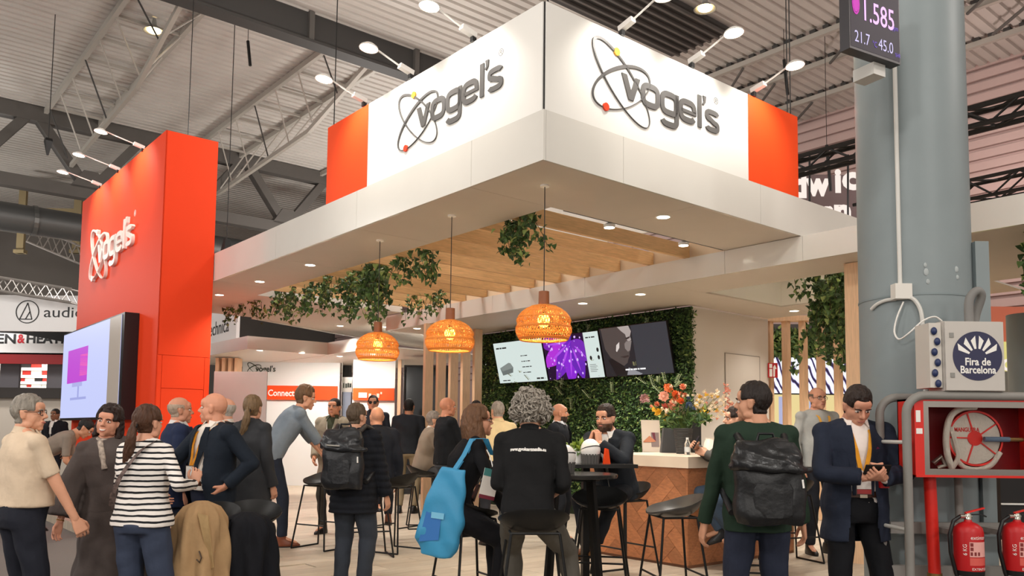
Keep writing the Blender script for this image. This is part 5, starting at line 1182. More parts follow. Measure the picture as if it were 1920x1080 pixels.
def person(lab, pos, face, H, sex='m', skin_c='d9a184', hair='short', hair_c='3a2a20', lean=0, tilt=0, twist=0, seat=None, belly=0, hyaw=0, hpitch=0, htilt=0,
           R=None, L=None, legs=None, top=('shirt', 'ffffff'), inner=None, trousers='20222a', shoes='1c1a1a', sleeves=1.0, fine=True, lanyard=None, badge=None, glasses=None, beard=None, fat=1.0, seed=None,
           brow=True, smile=False, hem=None, bare=False, skirt=None, hipz=None, xs=1.0, stripe=None, fold=.004, belt=None):
    """R / L: arm spec dict(to=(x outward, y forward, z up), hint, hand, palm, fdir); legs: list of (x,y,z) ankles"""
    seed = seed if seed is not None else abs(hash(lab)) % 97 if False else sum(map(ord, lab)) % 97
    s = H / 1.74
    root = thing('person', lab, 'person', T(*pos) @ RZ(-math.radians(face)))
    sk = skin(skin_c, skin_c); vx = .0052 if fine else .0095
    hz_ = (hipz if hipz is not None else (.935 if seat is None else seat / s + .085))
    TM = T(0, 0, hz_) @ RZ(math.radians(-twist)) @ Matrix.Rotation(math.radians(-lean), 4, 'X') @ Matrix.Rotation(math.radians(tilt), 4, 'Y')
    tor = TOR_F if sex == 'f' else TOR_M; shx = .155 if sex == 'f' else .182
    S = {1: TM @ Vector((shx, 0, .452)), -1: TM @ Vector((-shx, 0, .452))}
    neck = TM @ Vector((0, -.012, .50)); HM = T(*(neck + (TM.to_3x3() @ Vector((0, .012, .06))) * .55 + Vector((0, .000 + .03 * math.sin(math.radians(lean)), .020)))) @ RZ(math.radians(-hyaw)) @ Matrix.Rotation(math.radians(-hpitch), 4, 'X') @ Matrix.Rotation(math.radians(htilt), 4, 'Y') @ T(0, .022, .088)
    arms = {}
    for sd, sp in ((1, R), (-1, L)):
        sp = dict(sp or {}); a = S[sd]
        if 'to' in sp: w_ = Vector((sp['to'][0] * sd, sp['to'][1], sp['to'][2]))
        else: w_ = a + Vector((sd * .07, .05 + .12 * math.sin(math.radians(lean)), -.52))
        h = sp.get('hint', (.5, -1, -.1)); e, w_ = ik(a, w_, .285, .255, Vector((h[0] * sd, h[1], h[2])))
        arms[sd] = (a, e, w_, sp)
    lg = {}
    for i, sd in enumerate((1, -1)):
        hp = TM.translation + (RZ(math.radians(-twist)).to_3x3() @ Vector((sd * .088, 0, -.02)))
        if legs: an = Vector(legs[i][:3])
        elif seat is None: an = Vector((sd * .11, 0, .085))
        else: an = Vector((sd * .12, .40, hz_ - .52))
        kh = Vector(legs[i][3]) if legs and len(legs[i]) > 3 else Vector((sd * .25, 1, .15))
        k, an = ik(hp, an, .43, .415, kh); lg[sd] = (hp, k, an)
    # --- body
    r = RM(); r.loft([(z, a * .9, b * .9 + belly * .6 * math.exp(-((z - .14) / .12) ** 2), 0, belly * .5 * math.exp(-((z - .14) / .12) ** 2)) for z, a, b in tor], TM, 14)
    for sd in (1, -1):
        a, e, w_, sp = arms[sd]; r.cap(a, e, .048 if sex == 'm' else .040, .039 if sex == 'm' else .033); r.cap(e, w_, .039 if sex == 'm' else .034, .027 if sex == 'm' else .024)
        hp, k, an = lg[sd]; r.cap(hp, k, .070, .050); r.cap(k, an, .048, .034); r.cap(an, an + Vector((sd * .03, .12, -.045)), .03, .026)
    nr_ = .046 if sex == 'f' else .054; r.cap(neck - Vector((0, 0, .05)), HM @ Vector((0, -.022, -.07)), nr_ * 1.08, nr_)
    for sd in (1, -1): r.cap(TM @ Vector((sd * .10, -.012, .465)), TM @ Vector((sd * .04, -.016, .525)), .04, .034)
    bv, bf, _ = remesh(r.v, r.f, .014 if fine else .022, 2)
    co, fs, no = head_base(sex, vx); parts = [(bv, bf), (xf(co, HM), fs)]
    HT = {}
    for sd in (1, -1):
        a, e, w_, sp = arms[sd]; hv, hf = hand_base(sp.get('hand', 'relaxed'), .0042 if fine else .0075)
        z = Vector(sp['fdir']) if 'fdir' in sp else (w_ - e).normalized()
        if 'fdir' in sp: z = Vector((z.x * sd, z.y, z.z)).normalized()
        pl_ = Vector(sp.get('palm', (-1, .15, 0))); pl_ = Vector((pl_.x * sd, pl_.y, pl_.z)); y = pl_ - z * pl_.dot(z); y = y.normalized() if y.length > 1e-3 else z.orthogonal().normalized(); x = y.cross(z)
        M = Matrix.Identity(4)
        for i in range(3): M[i][0] = x[i]; M[i][1] = y[i]; M[i][2] = z[i]; M[i][3] = w_[i]
        kx = .93 if sex == 'f' else 1.02
        if sd < 0: M = M @ Matrix.Diagonal((-1, 1, 1, 1))
        M = M @ Matrix.Scale(kx, 4); HT[sd] = M
        parts.append((xf(hv, M), hf if sd > 0 else [tuple(reversed(f)) for f in hf]))
    V = []; Fs = []; k = 0
    for v_, f_ in parts: V.append(v_); Fs += [tuple(i + k for i in f) for f in f_]; k += len(v_)
    SC = Matrix.Scale(s, 4)
    def put(name, co_, fs_, m, parent=root, midx=None): return link(name, mesh_np(name, xf(np.asarray(co_), SC), fs_, m, True, midx), parent)
    put('body', np.vstack(V), Fs, sk)
    def putmb(name, q, m, smooth=60, M=HM): 
        q.v = [tuple(SC @ (M @ Vector(p))) for p in q.v]; return q.build(name, m, root, None, smooth)
    # --- face
    for sx in (-1, 1):
        q = MB(); q.ball((sx * .031, .0705, .005), (.0145, .010, .0075), 14, 10); putmb('eye', q, mat('eye white', 'e8e0d8', .25))
        q = MB(); q.ball((sx * .031, .0775, .005), (.006, .0045, .0062), 10, 8); putmb('iris', q, mat('iris', '2a1d16', .2))
        if brow:
            q = MB(); q.tube([(sx * .014, .086, .020), (sx * .030, .087, .026), (sx * .050, .074, .022)], [.0035, .0045, .0025], 6); putmb('eyebrow', q, hairm(hair_c, hair_c))
    q = MB()
    if smile:
        q.tube([(-.022, .0805, -.053), (-.011, .0865, -.058), (0, .088, -.060), (.011, .0865, -.058), (.022, .0805, -.053)], [.002, .006, .007, .006, .002], 8); putmb('teeth', q, mat('teeth', 'f2ece4', .3))
        q = MB(); q.tube([(-.025, .080, -.051), (-.013, .087, -.066), (0, .0885, -.070), (.013, .087, -.066), (.025, .080, -.051)], [.002, .004, .0045, .004, .002], 8)
    else: q.tube([(-.022, .082, -.057), (-.01, .0915, -.0565), (0, .0925, -.0575), (.01, .0915, -.0565), (.022, .082, -.057)], [.002, .006, .006, .006, .002], 8)
    putmb('lips', q, mat('lips', 'b06a5c', .4))
    # --- hair as an offset of the head surface
    hm = hairm(hair_c, hair_c); x, y, z = co[:, 0], co[:, 1], co[:, 2]
    ear = ((x / .09) ** 4 * 0 + ((np.abs(x) - .078) / .02) ** 2 + ((y + .01) / .03) ** 2 + ((z + .004) / .036) ** 2) < 1.1
    if hair in ('short', 'crop', 'curly', 'long', 'pony', 'bob', 'quiff'):
        front = sstep(.066, .084, z - .10 * np.clip(.06 - y, 0, .06) * 0) ; side = sstep(.0, .022, z - .005) * sstep(.060, .045, y) ; backm = sstep(-.075, -.055, z) * sstep(-.010, -.03, y)
        mask = np.clip(front + side + backm, 0, 1); mask[ear & (z < .02)] = 0
        th = {'short': .0085, 'crop': .0055, 'curly': .030, 'long': .016, 'pony': .013, 'bob': .022, 'quiff': .014}[hair]
        t = th * (1 + (.9 if hair in ('short', 'quiff') else .25) * sstep(.06, .11, z)) * (1 + .25 * np.sin(x * 160 + 3 * np.sin(y * 90)) * .6)
        off = t * mask - .006 * (1 - mask); hc = co + no * off[:, None]; keep = mask > .02
        put('hair', xf(hc, HM), drop(fs, keep), hm)
    elif hair in ('fringe', 'balding'):
        side = sstep(-.03, .0, z) * sstep(.062 if hair == 'balding' else .060, .038, z) * sstep(.040, .005, y); backm = sstep(-.07, -.05, z) * sstep(.06, .03, z) * sstep(-.01, -.03, y)
        mask = np.clip(side + backm, 0, 1); mask[ear & (z < .02)] = 0; off = .006 * mask - .006 * (1 - mask); put('hair', xf(co + no * off[:, None], HM), drop(fs, mask > .05), hm)
    if hair == 'curly':
        q = MB(); rg = random.Random(5)
        for _ in range(620):
            a = rg.uniform(0, 2 * PI); e = rg.uniform(-.75, 1); d = Vector((math.cos(a) * math.sqrt(1 - e * e), math.sin(a) * math.sqrt(1 - e * e), e))
            if d.y > .35 and d.z < .55: continue
            R0 = Vector((.114, .128, .116)); c = Vector((d.x * R0.x, d.y * R0.y - .018, d.z * R0.z + .028)) * rg.uniform(.88, 1.06); c.x *= (1.10 if c.z < .03 else 1)
            rr = rg.uniform(.010, .019); ax = d.orthogonal().normalized(); M_ = T(*c) @ Euler((rg.uniform(0, 6), rg.uniform(0, 6), rg.uniform(0, 6))).to_matrix().to_4x4()
            q.tube([M_ @ Vector((rr * math.cos(t_), rr * math.sin(t_), .005 * t_)) for t_ in [i * .75 for i in range(9)]], [.003, .0055, .006, .006, .006, .006, .0055, .005, .003], 5)
        tag(putmb('curls', q, mat('grey curls', '9d958a', .55, var=.5, vscale=60)), kind='stuff')
    if hair in ('long', 'bob'):
        q = RM(); dn = -.33 if hair == 'long' else -.13
        for sx in (-1, 1):
            q.loft([(.06, .024, .040, sx * .066, -.030), (-.02, .020, .040, sx * .080, -.035), (-.10, .024, .045, sx * .084, -.028), (dn * .75, .026, .042, sx * .086, -.01), (dn, .010, .02, sx * .08, .0)], None, 12)
        q.loft([(.06, .07, .05, 0, -.07), (-.02, .085, .05, 0, -.085), (-.12, .10, .042, 0, -.085), (dn * .8, .10, .035, 0, -.085), (dn, .07, .02, 0, -.085)], None, 14)
        hv, hf, hn = remesh(q.v, q.f, .008, 2); hv = hv + hn * (.0025 * np.sin(hv[:, 0] * 260 + 9 * np.sin(hv[:, 2] * 16)))[:, None]; put('hair_length', xf(hv, HM), hf, hm)
    if hair == 'pony':
        q = RM(); q.chain([(0, -.10, .0), (0, -.125, -.03), (.0, -.14, -.10), (-.02, -.135, -.19), (-.05, -.12, -.27), (-.065, -.11, -.31)], [.026, .024, .034, .036, .026, .008]); hv, hf, hn = remesh(q.v, q.f, .007, 2); hv = hv + hn * (.003 * np.sin(hv[:, 0] * 300 + 8 * np.sin(hv[:, 2] * 18)))[:, None]; put('ponytail', xf(hv, HM), hf, hm)
        q = MB(); q.tube([(.024 * math.cos(a), -.118 + .01 * math.sin(a), -.022 + .022 * math.sin(a)) for a in [i * PI / 6 for i in range(13)]], .006, 6); putmb('hair_tie', q, black)
    if beard:
        m_ = sstep(-.028, -.05, z) * sstep(-.01, .01, y) * sstep(-.125, -.112, z); m_ = m_ * (1 - np.exp(-((x / .022) ** 2 + ((z + .057) / .009) ** 2)))
        off = .004 * m_ - .005 * (1 - m_); put('beard', xf(co + no * off[:, None], HM), drop(fs, m_ > .1), hairm(beard, beard))
    if glasses:
        q = MB()
        for sx in (-1, 1):
            q.tube([(sx * .032 + .024 * math.cos(a), .091 - .008 * abs(math.cos(a)), .004 + .018 * math.sin(a)) for a in [i * PI / 8 for i in range(17)]], .0022, 5)
            q.bar((sx * .056, .083, .008), (sx * .082, -.005, .010), .002, 5)
        q.bar((-.009, .094, .008), (.009, .094, .008), .002, 5); putmb('glasses', q, mat('spectacle frame', '2a1c18', .35))
        if glasses == 'sun':
            for sx in (-1, 1):
                q = MB(); q.ball((sx * .032, .089, .004), (.023, .003, .017), 14, 8); putmb('lens', q, mat('dark lens', '0c0c0e', .1))
    # --- trousers, shoes
    kf = fat
    tucked = top[0] == 'shirt' and hem is None or bool(inner)
    if skirt is None and trousers:
        r = RM(); g = .012 * kf + .006
        r.loft([(-.09, .150 + g, .100 + g, 0, 0), (-.03, (.172 if sex == 'f' else .165) + g * .6, .118 + g, 0, -.004), (.05, .158 + g * .6, .112 + g * .7 + belly * .3, 0, belly * .2), (.10, .152 + g * .5, .108 + g * .5 + belly * .55, 0, belly * .4)][:4 if tucked else 2] + ([] if tucked else [(.0, .150, .100, 0, 0)]), TM, 20)
        for sd in (1, -1):
            hp, k, an = lg[sd]; top_ = hp + Vector((0, 0, -.01)); r.cap(top_, k, .086 * kf + .004, .066 * kf); r.cap(k, an + (k - an).normalized() * .02, .064 * kf, .052 * kf, flat1=True); r.ball(k, (.066 * kf,) * 3)
        tv, tf, tn = remesh(r.v, r.f, .011 if fine else .018, 3); tv = folds(tv, tn, fold * .9, seed, 22, 11)
        put('trousers', tv, tf, cloth(trousers, trousers))
    elif skirt:
        r = RM(); r.loft([(skirt[0], skirt[1], skirt[1] * .95, 0, .03), (.5, .24, .24, 0, .03), (hz_ - .05, .20, .16, 0, 0), (hz_ + .08, .16, .11, 0, 0)], None, 20); tv, tf, tn = remesh(r.v, r.f, .014, 2); tv = folds(tv, tn, .012, seed, 26, 1.5); put('skirt', tv, tf, cloth(skirt[2], skirt[2]))
    for sd in (1, -1):
        hp, k, an = lg[sd]; dirn = RZ(math.radians(-12 * sd - twist * .3)).to_3x3() @ Vector((0, 1, 0)); 
        if seat is not None: sh_ = (an - k).normalized(); dirn = (dirn - sh_ * dirn.dot(sh_) * .7).normalized()
        up = Vector((0, 0, 1)) - dirn * dirn.z; up.normalize(); xx = dirn.cross(up); M = Matrix.Identity(4)
        for i in range(3): M[i][0] = xx[i]; M[i][1] = dirn[i]; M[i][2] = up[i]; M[i][3] = an[i]
        r = RM(); r.loft([(-.083, .040, .128, 0, .045), (-.06, .043, .132, 0, .045), (-.035, .038, .11, 0, .03), (-.005, .034, .06, 0, -.01), (.03, .036, .045, 0, -.012)], M, 16, 2.4)
        sv, sf, _ = remesh(r.v, r.f, .009 if fine else .015, 2); o = put('shoe', sv, sf, mat('leather ' + shoes, shoes, .35))
        q = MB(); q.loft([[M @ Vector((.043 * math.cos(t_) * (1 if math.sin(t_) < .3 else .95), .045 + .135 * math.sin(t_), zz)) for t_ in [2 * PI * j / 18 for j in range(18)]] for zz in (-.088, -.072)]); q.v = [tuple(SC @ Vector(p)) for p in q.v]; q.build('sole', mat('sole dark', '191514', .6) if shoes != 'c9c4be' else whiteplain, root)
    if belt:
        bz = .085; q = MB(); g = .03
        a_, b_ = .172 + g * .2, .128 + belly * .55 + g * .25
        q.loft([[TM @ Vector((a_ * math.cos(t_), b_ * math.sin(t_) + belly * .38, zz)) for t_ in [2 * PI * j / 24 for j in range(24)]] for zz in (bz - .018, bz + .018)], cap=False); q.v = [tuple(SC @ Vector(p)) for p in q.v]; o = q.build('belt', mat('belt brown', '4a2a1c', .4), root)
        q = MB(); q.box((-.022, b_ + belly * .38 - .004, bz - .02), (.022, b_ + belly * .38 + .006, bz + .02), TM); q.v = [tuple(SC @ Vector(p)) for p in q.v]; q.build('buckle', mat('buckle', 'c9bca8', .25, metal=.9), o)
    # --- garments for the upper body
    IT = np.array(TM.inverted())
    def garment(name, kind, colr, g, slv, hem_z, opening=None, m=None):
        r = RM(); secs = []
        for z, a, b in tor:
            if z < hem_z - .001: continue
            by = belly * math.exp(-((z - .14) / .13) ** 2); lo = 1.0
            secs.append((z, (a + g + by * .35) * xs, b + g + by * .75 + (.012 if kind in ('blazer', 'coat', 'puffer') and z < .2 else 0), 0, by * .6))
        a0 = secs[0]; hw = a0[1] + (.012 if kind in ('blazer', 'coat', 'puffer') else .0); secs = [(hem_z, hw, a0[2] + .006, 0, a0[4])] + [q_ for q_ in secs if q_[0] > hem_z + .02]
        if hem_z < -.08: secs.insert(1, (-.06, a0[1], a0[2], 0, a0[4]))
        secs = sorted(secs, key=lambda q_: q_[0])
        zt_ = secs[-1]; secs[-1] = (zt_[0], zt_[1] - g * .4, zt_[2] - g * .3, 0, -.008)
        r.loft(secs, TM, 24, 2.35)
        for sd in (1, -1):
            a, e, w_, sp = arms[sd]; ra = (.050 if sex == 'm' else .042) + g * .6; re = (.042 if sex == 'm' else .035) + g * .6; rw = (.031 if sex == 'm' else .027) + g * .8
            if kind == 'robe': rw = .10; re = .085
            r.ball(a, (ra * 1.12,) * 3); r.cap(a, TM @ Vector((sd * .075, -.012, .484)), ra * .92, .048 + g * .5); r.cap(TM @ Vector((sd * .10, -.012, .470)), TM @ Vector((sd * .045, -.018, .512)), .043 + g * .4, .028 + g * .4)
            if slv <= .5: t_ = slv / .5; r.cap(a, a + (e - a) * t_, ra, ra * (1 - t_) + re * 1.08 * t_, flat1=True)
            else: t_ = (slv - .5) / .5; r.cap(a, e, ra, re); r.cap(e, e + (w_ - e) * t_, re, re * (1 - t_) + rw * t_, flat1=True)
        v_, f_, n_ = remesh(r.v, r.f, (.0095 if fine else .016), 3)
        lc = v_ @ IT[:3, :3].T + IT[:3, 3]
        if kind == 'puffer': v_ = v_ + n_ * (.009 * np.abs(np.sin(v_[:, 2] * PI / .062)) - .004)[:, None]; v_ = folds(v_, n_, .002, seed)
        else: v_ = folds(v_, n_, fold, seed)
        if opening is not None:
            zt2, w0, zb2, w1 = opening  # half width w0 at the chest top tapering to w1 at the bottom
            zl = lc[:, 2]; hw_ = np.interp(zl, [-.3, -.05, .12, .36, .52], [w1 * 1.3, w1, w1 * .92, w0, w0 * 1.0]) if zb2 < -.5 else np.where(zl > zb2, (zl - zb2) / (zt2 - zb2) * (w0 - .006) + .006, (zb2 - zl) / (zb2 + .2) * (w1 - .0) + .006)
            cut = (lc[:, 1] > .02) & (np.abs(lc[:, 0]) < hw_); f_ = [f for f in f_ if not all(cut[i] for i in f)]
        return put(name, v_, f_, m or cloth(colr, colr))
    kind, colr = top[:2]; tm = None
    if stripe:
        nm = 'striped jersey'
        if nm in MATS: tm = MATS[nm]
        else:
            tm = mat(nm, 'f2ece6', .85, bump=.3, bscale=14); nt = tm.node_tree; b = nt.nodes['Principled BSDF']; tc = nt.nodes.new('ShaderNodeTexCoord'); sx_ = nt.nodes.new('ShaderNodeSeparateXYZ'); ns = nt.nodes.new('ShaderNodeTexNoise'); ns.inputs['Scale'].default_value = 7
            def mth(op, a, b_=None):
                n_ = nt.nodes.new('ShaderNodeMath'); n_.operation = op
                for i, v_ in enumerate((a, b_)):
                    if v_ is None: continue
                    if isinstance(v_, (int, float)): n_.inputs[i].default_value = v_
                    else: nt.links.new(v_, n_.inputs[i])
                return n_.outputs[0]
            nt.links.new(tc.outputs['Object'], sx_.inputs[0]); nt.links.new(tc.outputs['Object'], ns.inputs['Vector'])
            zz = mth('ADD', sx_.outputs['Z'], mth('MULTIPLY', ns.outputs['Fac'], .025)); fr_ = mth('FRACT', mth('MULTIPLY', zz, 29.0)); gt = mth('LESS_THAN', fr_, .36)
            mx = nt.nodes.new('ShaderNodeMix'); mx.data_type = 'RGBA'; mx.inputs['A'].default_value = lin('f0e9e2'); mx.inputs['B'].default_value = lin('191a1e'); nt.links.new(gt, mx.inputs['Factor']); nt.links.new(mx.outputs['Result'], b.inputs['Base Color'])
    G = {'tee': .006, 'shirt': .010, 'sweater': .015, 'blazer': .026, 'coat': .034, 'puffer': .040, 'robe': .032}
    HZ = {'tee': -.06, 'shirt': .045, 'sweater': -.06, 'blazer': -.20, 'coat': -.22, 'puffer': -.22, 'robe': -.10}
    if inner: garment('shirt', 'shirt', inner, .009, .97, .03)
    hz2 = hem if hem is not None else (HZ[kind] if seat is None else max(HZ[kind], -.09))
    nmg = {'tee': 'shirt', 'shirt': 'shirt', 'sweater': 'sweater', 'blazer': 'jacket', 'coat': 'jacket', 'puffer': 'jacket', 'robe': 'robe'}[kind]
    op = None
    if kind in ('blazer', 'coat') and inner: op = (top[2] if len(top) > 2 else (.52, .055, .12, .05))
    go = garment(nmg, kind, colr, G[kind], sleeves if kind != 'blazer' else .97, hz2, op, tm)
    def chest_y(z_):
        zz = [q_[0] for q_ in tor]; b_ = np.interp(z_, zz, [q_[2] for q_ in tor]); by = belly * math.exp(-((z_ - .14) / .13) ** 2); return b_ + by * 1.35 + G[kind] * (1.0 if not op else .45)
    if op:    # lapels
        lm = cloth(colr, colr)
        for sx in (-1, 1):
            q = MB(); P_ = []
            for z_, wi, wo in ((.50, .055, .085), (.42, .052, .105), (.36, .050, .118), (.33, .048, .092), (.22, .040, .068), (.08, .050, .062)) if op[2] < -.5 else ((.50, .055, .085), (.42, .050, .105), (.36, .043, .118), (.33, .040, .088), (.22, .025, .058), (op[2] + .01, .008, .02)):
                y_ = chest_y(z_) + .020 - .25 * 0
                P_.append((Vector((sx * wi, y_ + .004 - wi * .10, z_)), Vector((sx * wo, y_ + .007 - wo * .28, z_))))
            q.loft([[TM @ a, TM @ b_, TM @ (b_ + Vector((0, .006, 0))), TM @ (a + Vector((0, .006, 0)))] for a, b_ in P_]); q.v = [tuple(SC @ Vector(p)) for p in q.v]; q.build('lapel', lm, root, None, 50)
    if kind in ('shirt', 'blazer', 'coat') and not bare:   # collar
        cm = cloth(inner or colr, inner or colr); q = MB()
        q.loft([[TM @ Vector((rr * 1.02 * math.sin(t_), rr * math.cos(t_) * .96 - .006, zz - .018 * math.cos(t_) * .6)) for t_ in [.45 + 5.38 * j / 15 for j in range(16)]] for rr, zz in ((.066, .505), (.063, .548), (.072, .522), (.082, .508))], cap=False, closed=False); q.v = [tuple(SC @ Vector(p)) for p in q.v]; q.build('collar', cm, root, None, 60)
        for sx in (-1, 1):
            q = MB(); yf = chest_y(.46) * .80; q.add([TM @ Vector(p) for p in ((sx * .022, .052, .548), (sx * .070, .030, .535), (sx * .062, yf + .010, .475), (sx * .022, .060, .552), (sx * .072, .036, .540), (sx * .062, yf + .014, .478))], [(0, 1, 2), (3, 5, 4), (0, 3, 4, 1), (1, 4, 5, 2), (2, 5, 3, 0)]); q.v = [tuple(SC @ Vector(p)) for p in q.v]; q.build('collar_wing', cm, root)
    if lanyard:
        pts_ = {sx: [(sx * .058, -.045, .535), (sx * .072, .02, .520), (sx * .060, chest_y(.44) * .90 + .012, .45), (sx * .043, chest_y(.36) + .014, .36), (sx * .026, chest_y(.27) + .017, .28), (sx * .010, chest_y(.19) + .018, .21)] for sx in (-1, 1)}
        q = MB()
        for sx in (-1, 1): q.loft([[TM @ (Vector(p) + Vector((-.013, 0, 0))), TM @ (Vector(p) + Vector((.013, 0, 0))), TM @ (Vector(p) + Vector((.013, .003, .001))), TM @ (Vector(p) + Vector((-.013, .003, .001)))] for p in pts_[sx]])
        q.v = [tuple(SC @ Vector(p)) for p in q.v]; lo = q.build('lanyard', cloth(lanyard, lanyard), root)
        if badge:
            y_ = chest_y(.13) + .022; q = MB(); q.box((-.047, y_, .085), (.047, y_ + .005, .215), TM); q.v = [tuple(SC @ Vector(p)) for p in q.v]; bo_ = q.build('badge', mat('badge card', '55423c', .4), root)
            q = MB(); q.box((-.042, y_ + .004, .118), (.042, y_ + .0062, .21), TM); q.v = [tuple(SC @ Vector(p)) for p in q.v]; q.build('badge_paper', mat('badge paper', 'f0e9e2', .4), bo_); q = MB(); q.box((-.042, y_ + .004, .089), (.042, y_ + .0065, .116), TM); q.v = [tuple(SC @ Vector(p)) for p in q.v]; q.build('badge_strip', mat('badge ' + badge, badge, .4), bo_)
    root['_s'] = s
    info = dict(root=root, TM=TM, HM=HM, SC=SC, arms=arms, hands=HT, chest_y=chest_y, legs=lg, s=s, top=go)
    return info
def wpt(info, p): return info['root'].matrix_world @ (info['SC'] @ Vector(p))
def place(px, ytop, D, ground=0.0):
    """ground point below a head seen at px, and the height of its crown"""
    p_ = at(px, ytop, D); return Vector((p_.x, D, ground)), p_.z - ground
AISLE = -.12
def std(px, ytop, D, g=0.0): 
    p_, h = place(px, ytop, D, g); return p_, h
# left foreground
p_, h = std(52, 728, 5.1, AISLE)
P1 = person('grey haired man in beige short sleeved shirt and glasses, left edge of the photo', p_, 38, h, 'm', 'dda283', 'short', '8f877c', belly=.05, hyaw=42, fat=1.12, top=('shirt', 'd8c2a8'), sleeves=.40, trousers='23252e', R=dict(to=(.30, .26, .80), hint=(.6, -.7, 0), hand='soft'), L=dict(to=(.24, .10, .76)), glasses='clear', xs=1.08)
p_, h = std(70, 783, 10.3)
P2 = person('dark haired man in grey brown tee bending forward beside the video wall', p_, 70, 1.74, 'm', 'c98f70', 'crop', '15110f', lean=58, hpitch=45, top=('tee', '8a7c70'), sleeves=.42, trousers='2a2b30', fine=False, R=dict(to=(.12, .55, .72)), L=dict(to=(.12, .55, .72)))
p_, h = std(106, 762, 15.5)
P3 = person('distant man in dark suit and white shirt left of the video wall', p_, 185, h, 'm', '8a6248', 'crop', '15110f', top=('blazer', '1d1d22'), inner='e9e2da', fine=False)
p_, h = std(226, 750, 5.75, AISLE)
P4 = person('laughing dark haired woman in long dark grey robe with wide sleeves', p_ + Vector((-.02, .0, 0)), 155, h, 'f', 'd99a7e', 'bob', '2a1a15', top=('robe', '544b48'), skirt=(.12, .30, '544b48'), trousers=None, hyaw=22, smile=True, tilt=6, htilt=-8, xs=1.1, R=dict(to=(.36, .10, .76), hint=(.8, -.5, 0), hand='relaxed', palm=(-.6, .8, 0)), L=dict(to=(.2, .3, .85)), sleeves=.92)
p_, h = std(277, 748, 5.15, AISLE)
P5 = person('woman with brown ponytail in black and white striped jersey and blue jeans', p_, 12, h, 'f', 'd9a084', 'pony', '4e3222', top=('sweater', 'f2ece6'), stripe=True, trousers='3d4558', fat=1.18, hem=-.05, hyaw=12, R=dict(to=(.27, .16, 1.16), hint=(.8, -.6, -1), hand='soft', palm=(-.6, .6, .2), fdir=(.1, .3, 1)), L=dict(to=(.15, .32, 1.05), hint=(1, -.6, -.4)), xs=1.14)
p_, h = std(380, 725, 6.25, AISLE)
P6 = person('laughing bald man in navy blazer and white shirt with hand on hip', p_ + Vector((.10, 0, 0)), 218, h, 'm', 'dd9c7e', 'bald', '9a7a62', hyaw=50, top=('blazer', '1f2630', (.50, .095, -.9, .13)), inner='efe5da', trousers='23283a', belt=True, smile=True, belly=.035, lanyard='e0922a', badge='b03030', L=dict(to=(.20, .02, 1.0), hint=(1, -1.0, .2), hand='curl', palm=(-1, .6, 0)), R=dict(to=(.16, .34, 1.26), hint=(.8, -.4, -.8), hand='soft', palm=(-.3, .3, 1)), twist=0, brow=False)
p_, h = std(336, 735, 6.7, 0)
P7 = person('balding man in dark blue suit with yellow lanyard behind the laughing bald man', p_, 60, h + .0, 'm', 'd39477', 'fringe', 'b09a86', top=('blazer', '27304a'), inner='d9d4d0', trousers='1f2536', lanyard='e0a23a')
p_, h = std(425, 738, 7.6)
P8 = person('bald man with spectacles and dark suit facing left before the grey panel', p_, 262, h, 'm', 'dba084', 'fringe', 'b3aaa0', top=('blazer', '22262e'), inner='e6ded6', trousers='20232a', glasses='clear', fine=False)
p_, h = std(474, 733, 7.2)
P9 = person('woman with messy blonde ponytail and charcoal jacket seen from behind', p_, 25, h, 'f', 'd9a084', 'pony', '7d6448', top=('coat', '3a3b3e'), hyaw=-20)
# middle group
p_, h = std(560, 728, 9.3)
P10 = person('tall man in grey blue sweater leaning with both hands on a stool', p_ + Vector((-.30, 0, 0)), 62, 1.95, 'm', 'd9a081', 'quiff', '6e5138', lean=33, hyaw=10, hpitch=10, top=('sweater', '7c8690'), trousers='272c38', shoes='7a3f24', sleeves=.62, R=dict(to=(.10, .62, .80), hint=(1, -.3, 0), palm=(0, 0, -1), hand='soft'), L=dict(to=(.06, .64, .80), hint=(1, -.3, 0), palm=(0, 0, -1), hand='soft'), legs=[(.12, .12, .085), (-.12, -.20, .085)])
p_, h = std(628, 740, 10.5)
P11 = person('dark cropped man in khaki blazer and green tee facing the camera', p_, 190, h, 'm', 'c98a6a', 'crop', '241a14', top=('blazer', '8a7f6e', (.50, .09, .05, .10)), inner='3d4030', trousers='3b3833', fine=True, lanyard='c9c4bc', badge='4a6a9a', R=dict(to=(.16, .22, .95)), L=dict(to=(.16, .25, .98)))
p_, h = std(668, 748, 6.75)
P12 = person('man in black quilted puffer jacket and jeans seen from behind', p_, 14, h, 'm', 'd9a284', 'short', '5d4c3c', top=('puffer', '1c1e24'), trousers='3a3f48', hyaw=22, fat=1.3, R=dict(to=(.28, .12, .80), hint=(.6, -1, 0)), L=dict(to=(.27, .12, .80), hint=(.6, -1, 0)), xs=1.06)
p_, h = std(708, 756, 9.4)
P13 = person('bald man in dark overcoat sitting beyond the puffer jacket', p_, 345, 1.76, 'm', 'd59a7c', 'bald', '8a6a55', seat=.72, hyaw=-10, top=('coat', '20232b'), trousers='23252c', shoes='6a3a22', fine=False, legs=[(.18, .28, .30), (-.12, .3, .30)])
p_, h = std(700, 735, 13.5)
P14 = person('man in sunglasses and pale shirt facing the camera far back', p_, 175, h, 'm', 'd09a7c', 'crop', '241a14', top=('shirt', '30323a'), glasses='sun', fine=False)
p_, h = std(767, 742, 13.2)
P15 = person('man in black pullover and khaki trousers seen from behind', p_, 5, h, 'm', 'b98566', 'crop', '17120f', top=('sweater', '24272c'), trousers='8d7f66', fine=False)
p_, h = std(796, 752, 11.3)
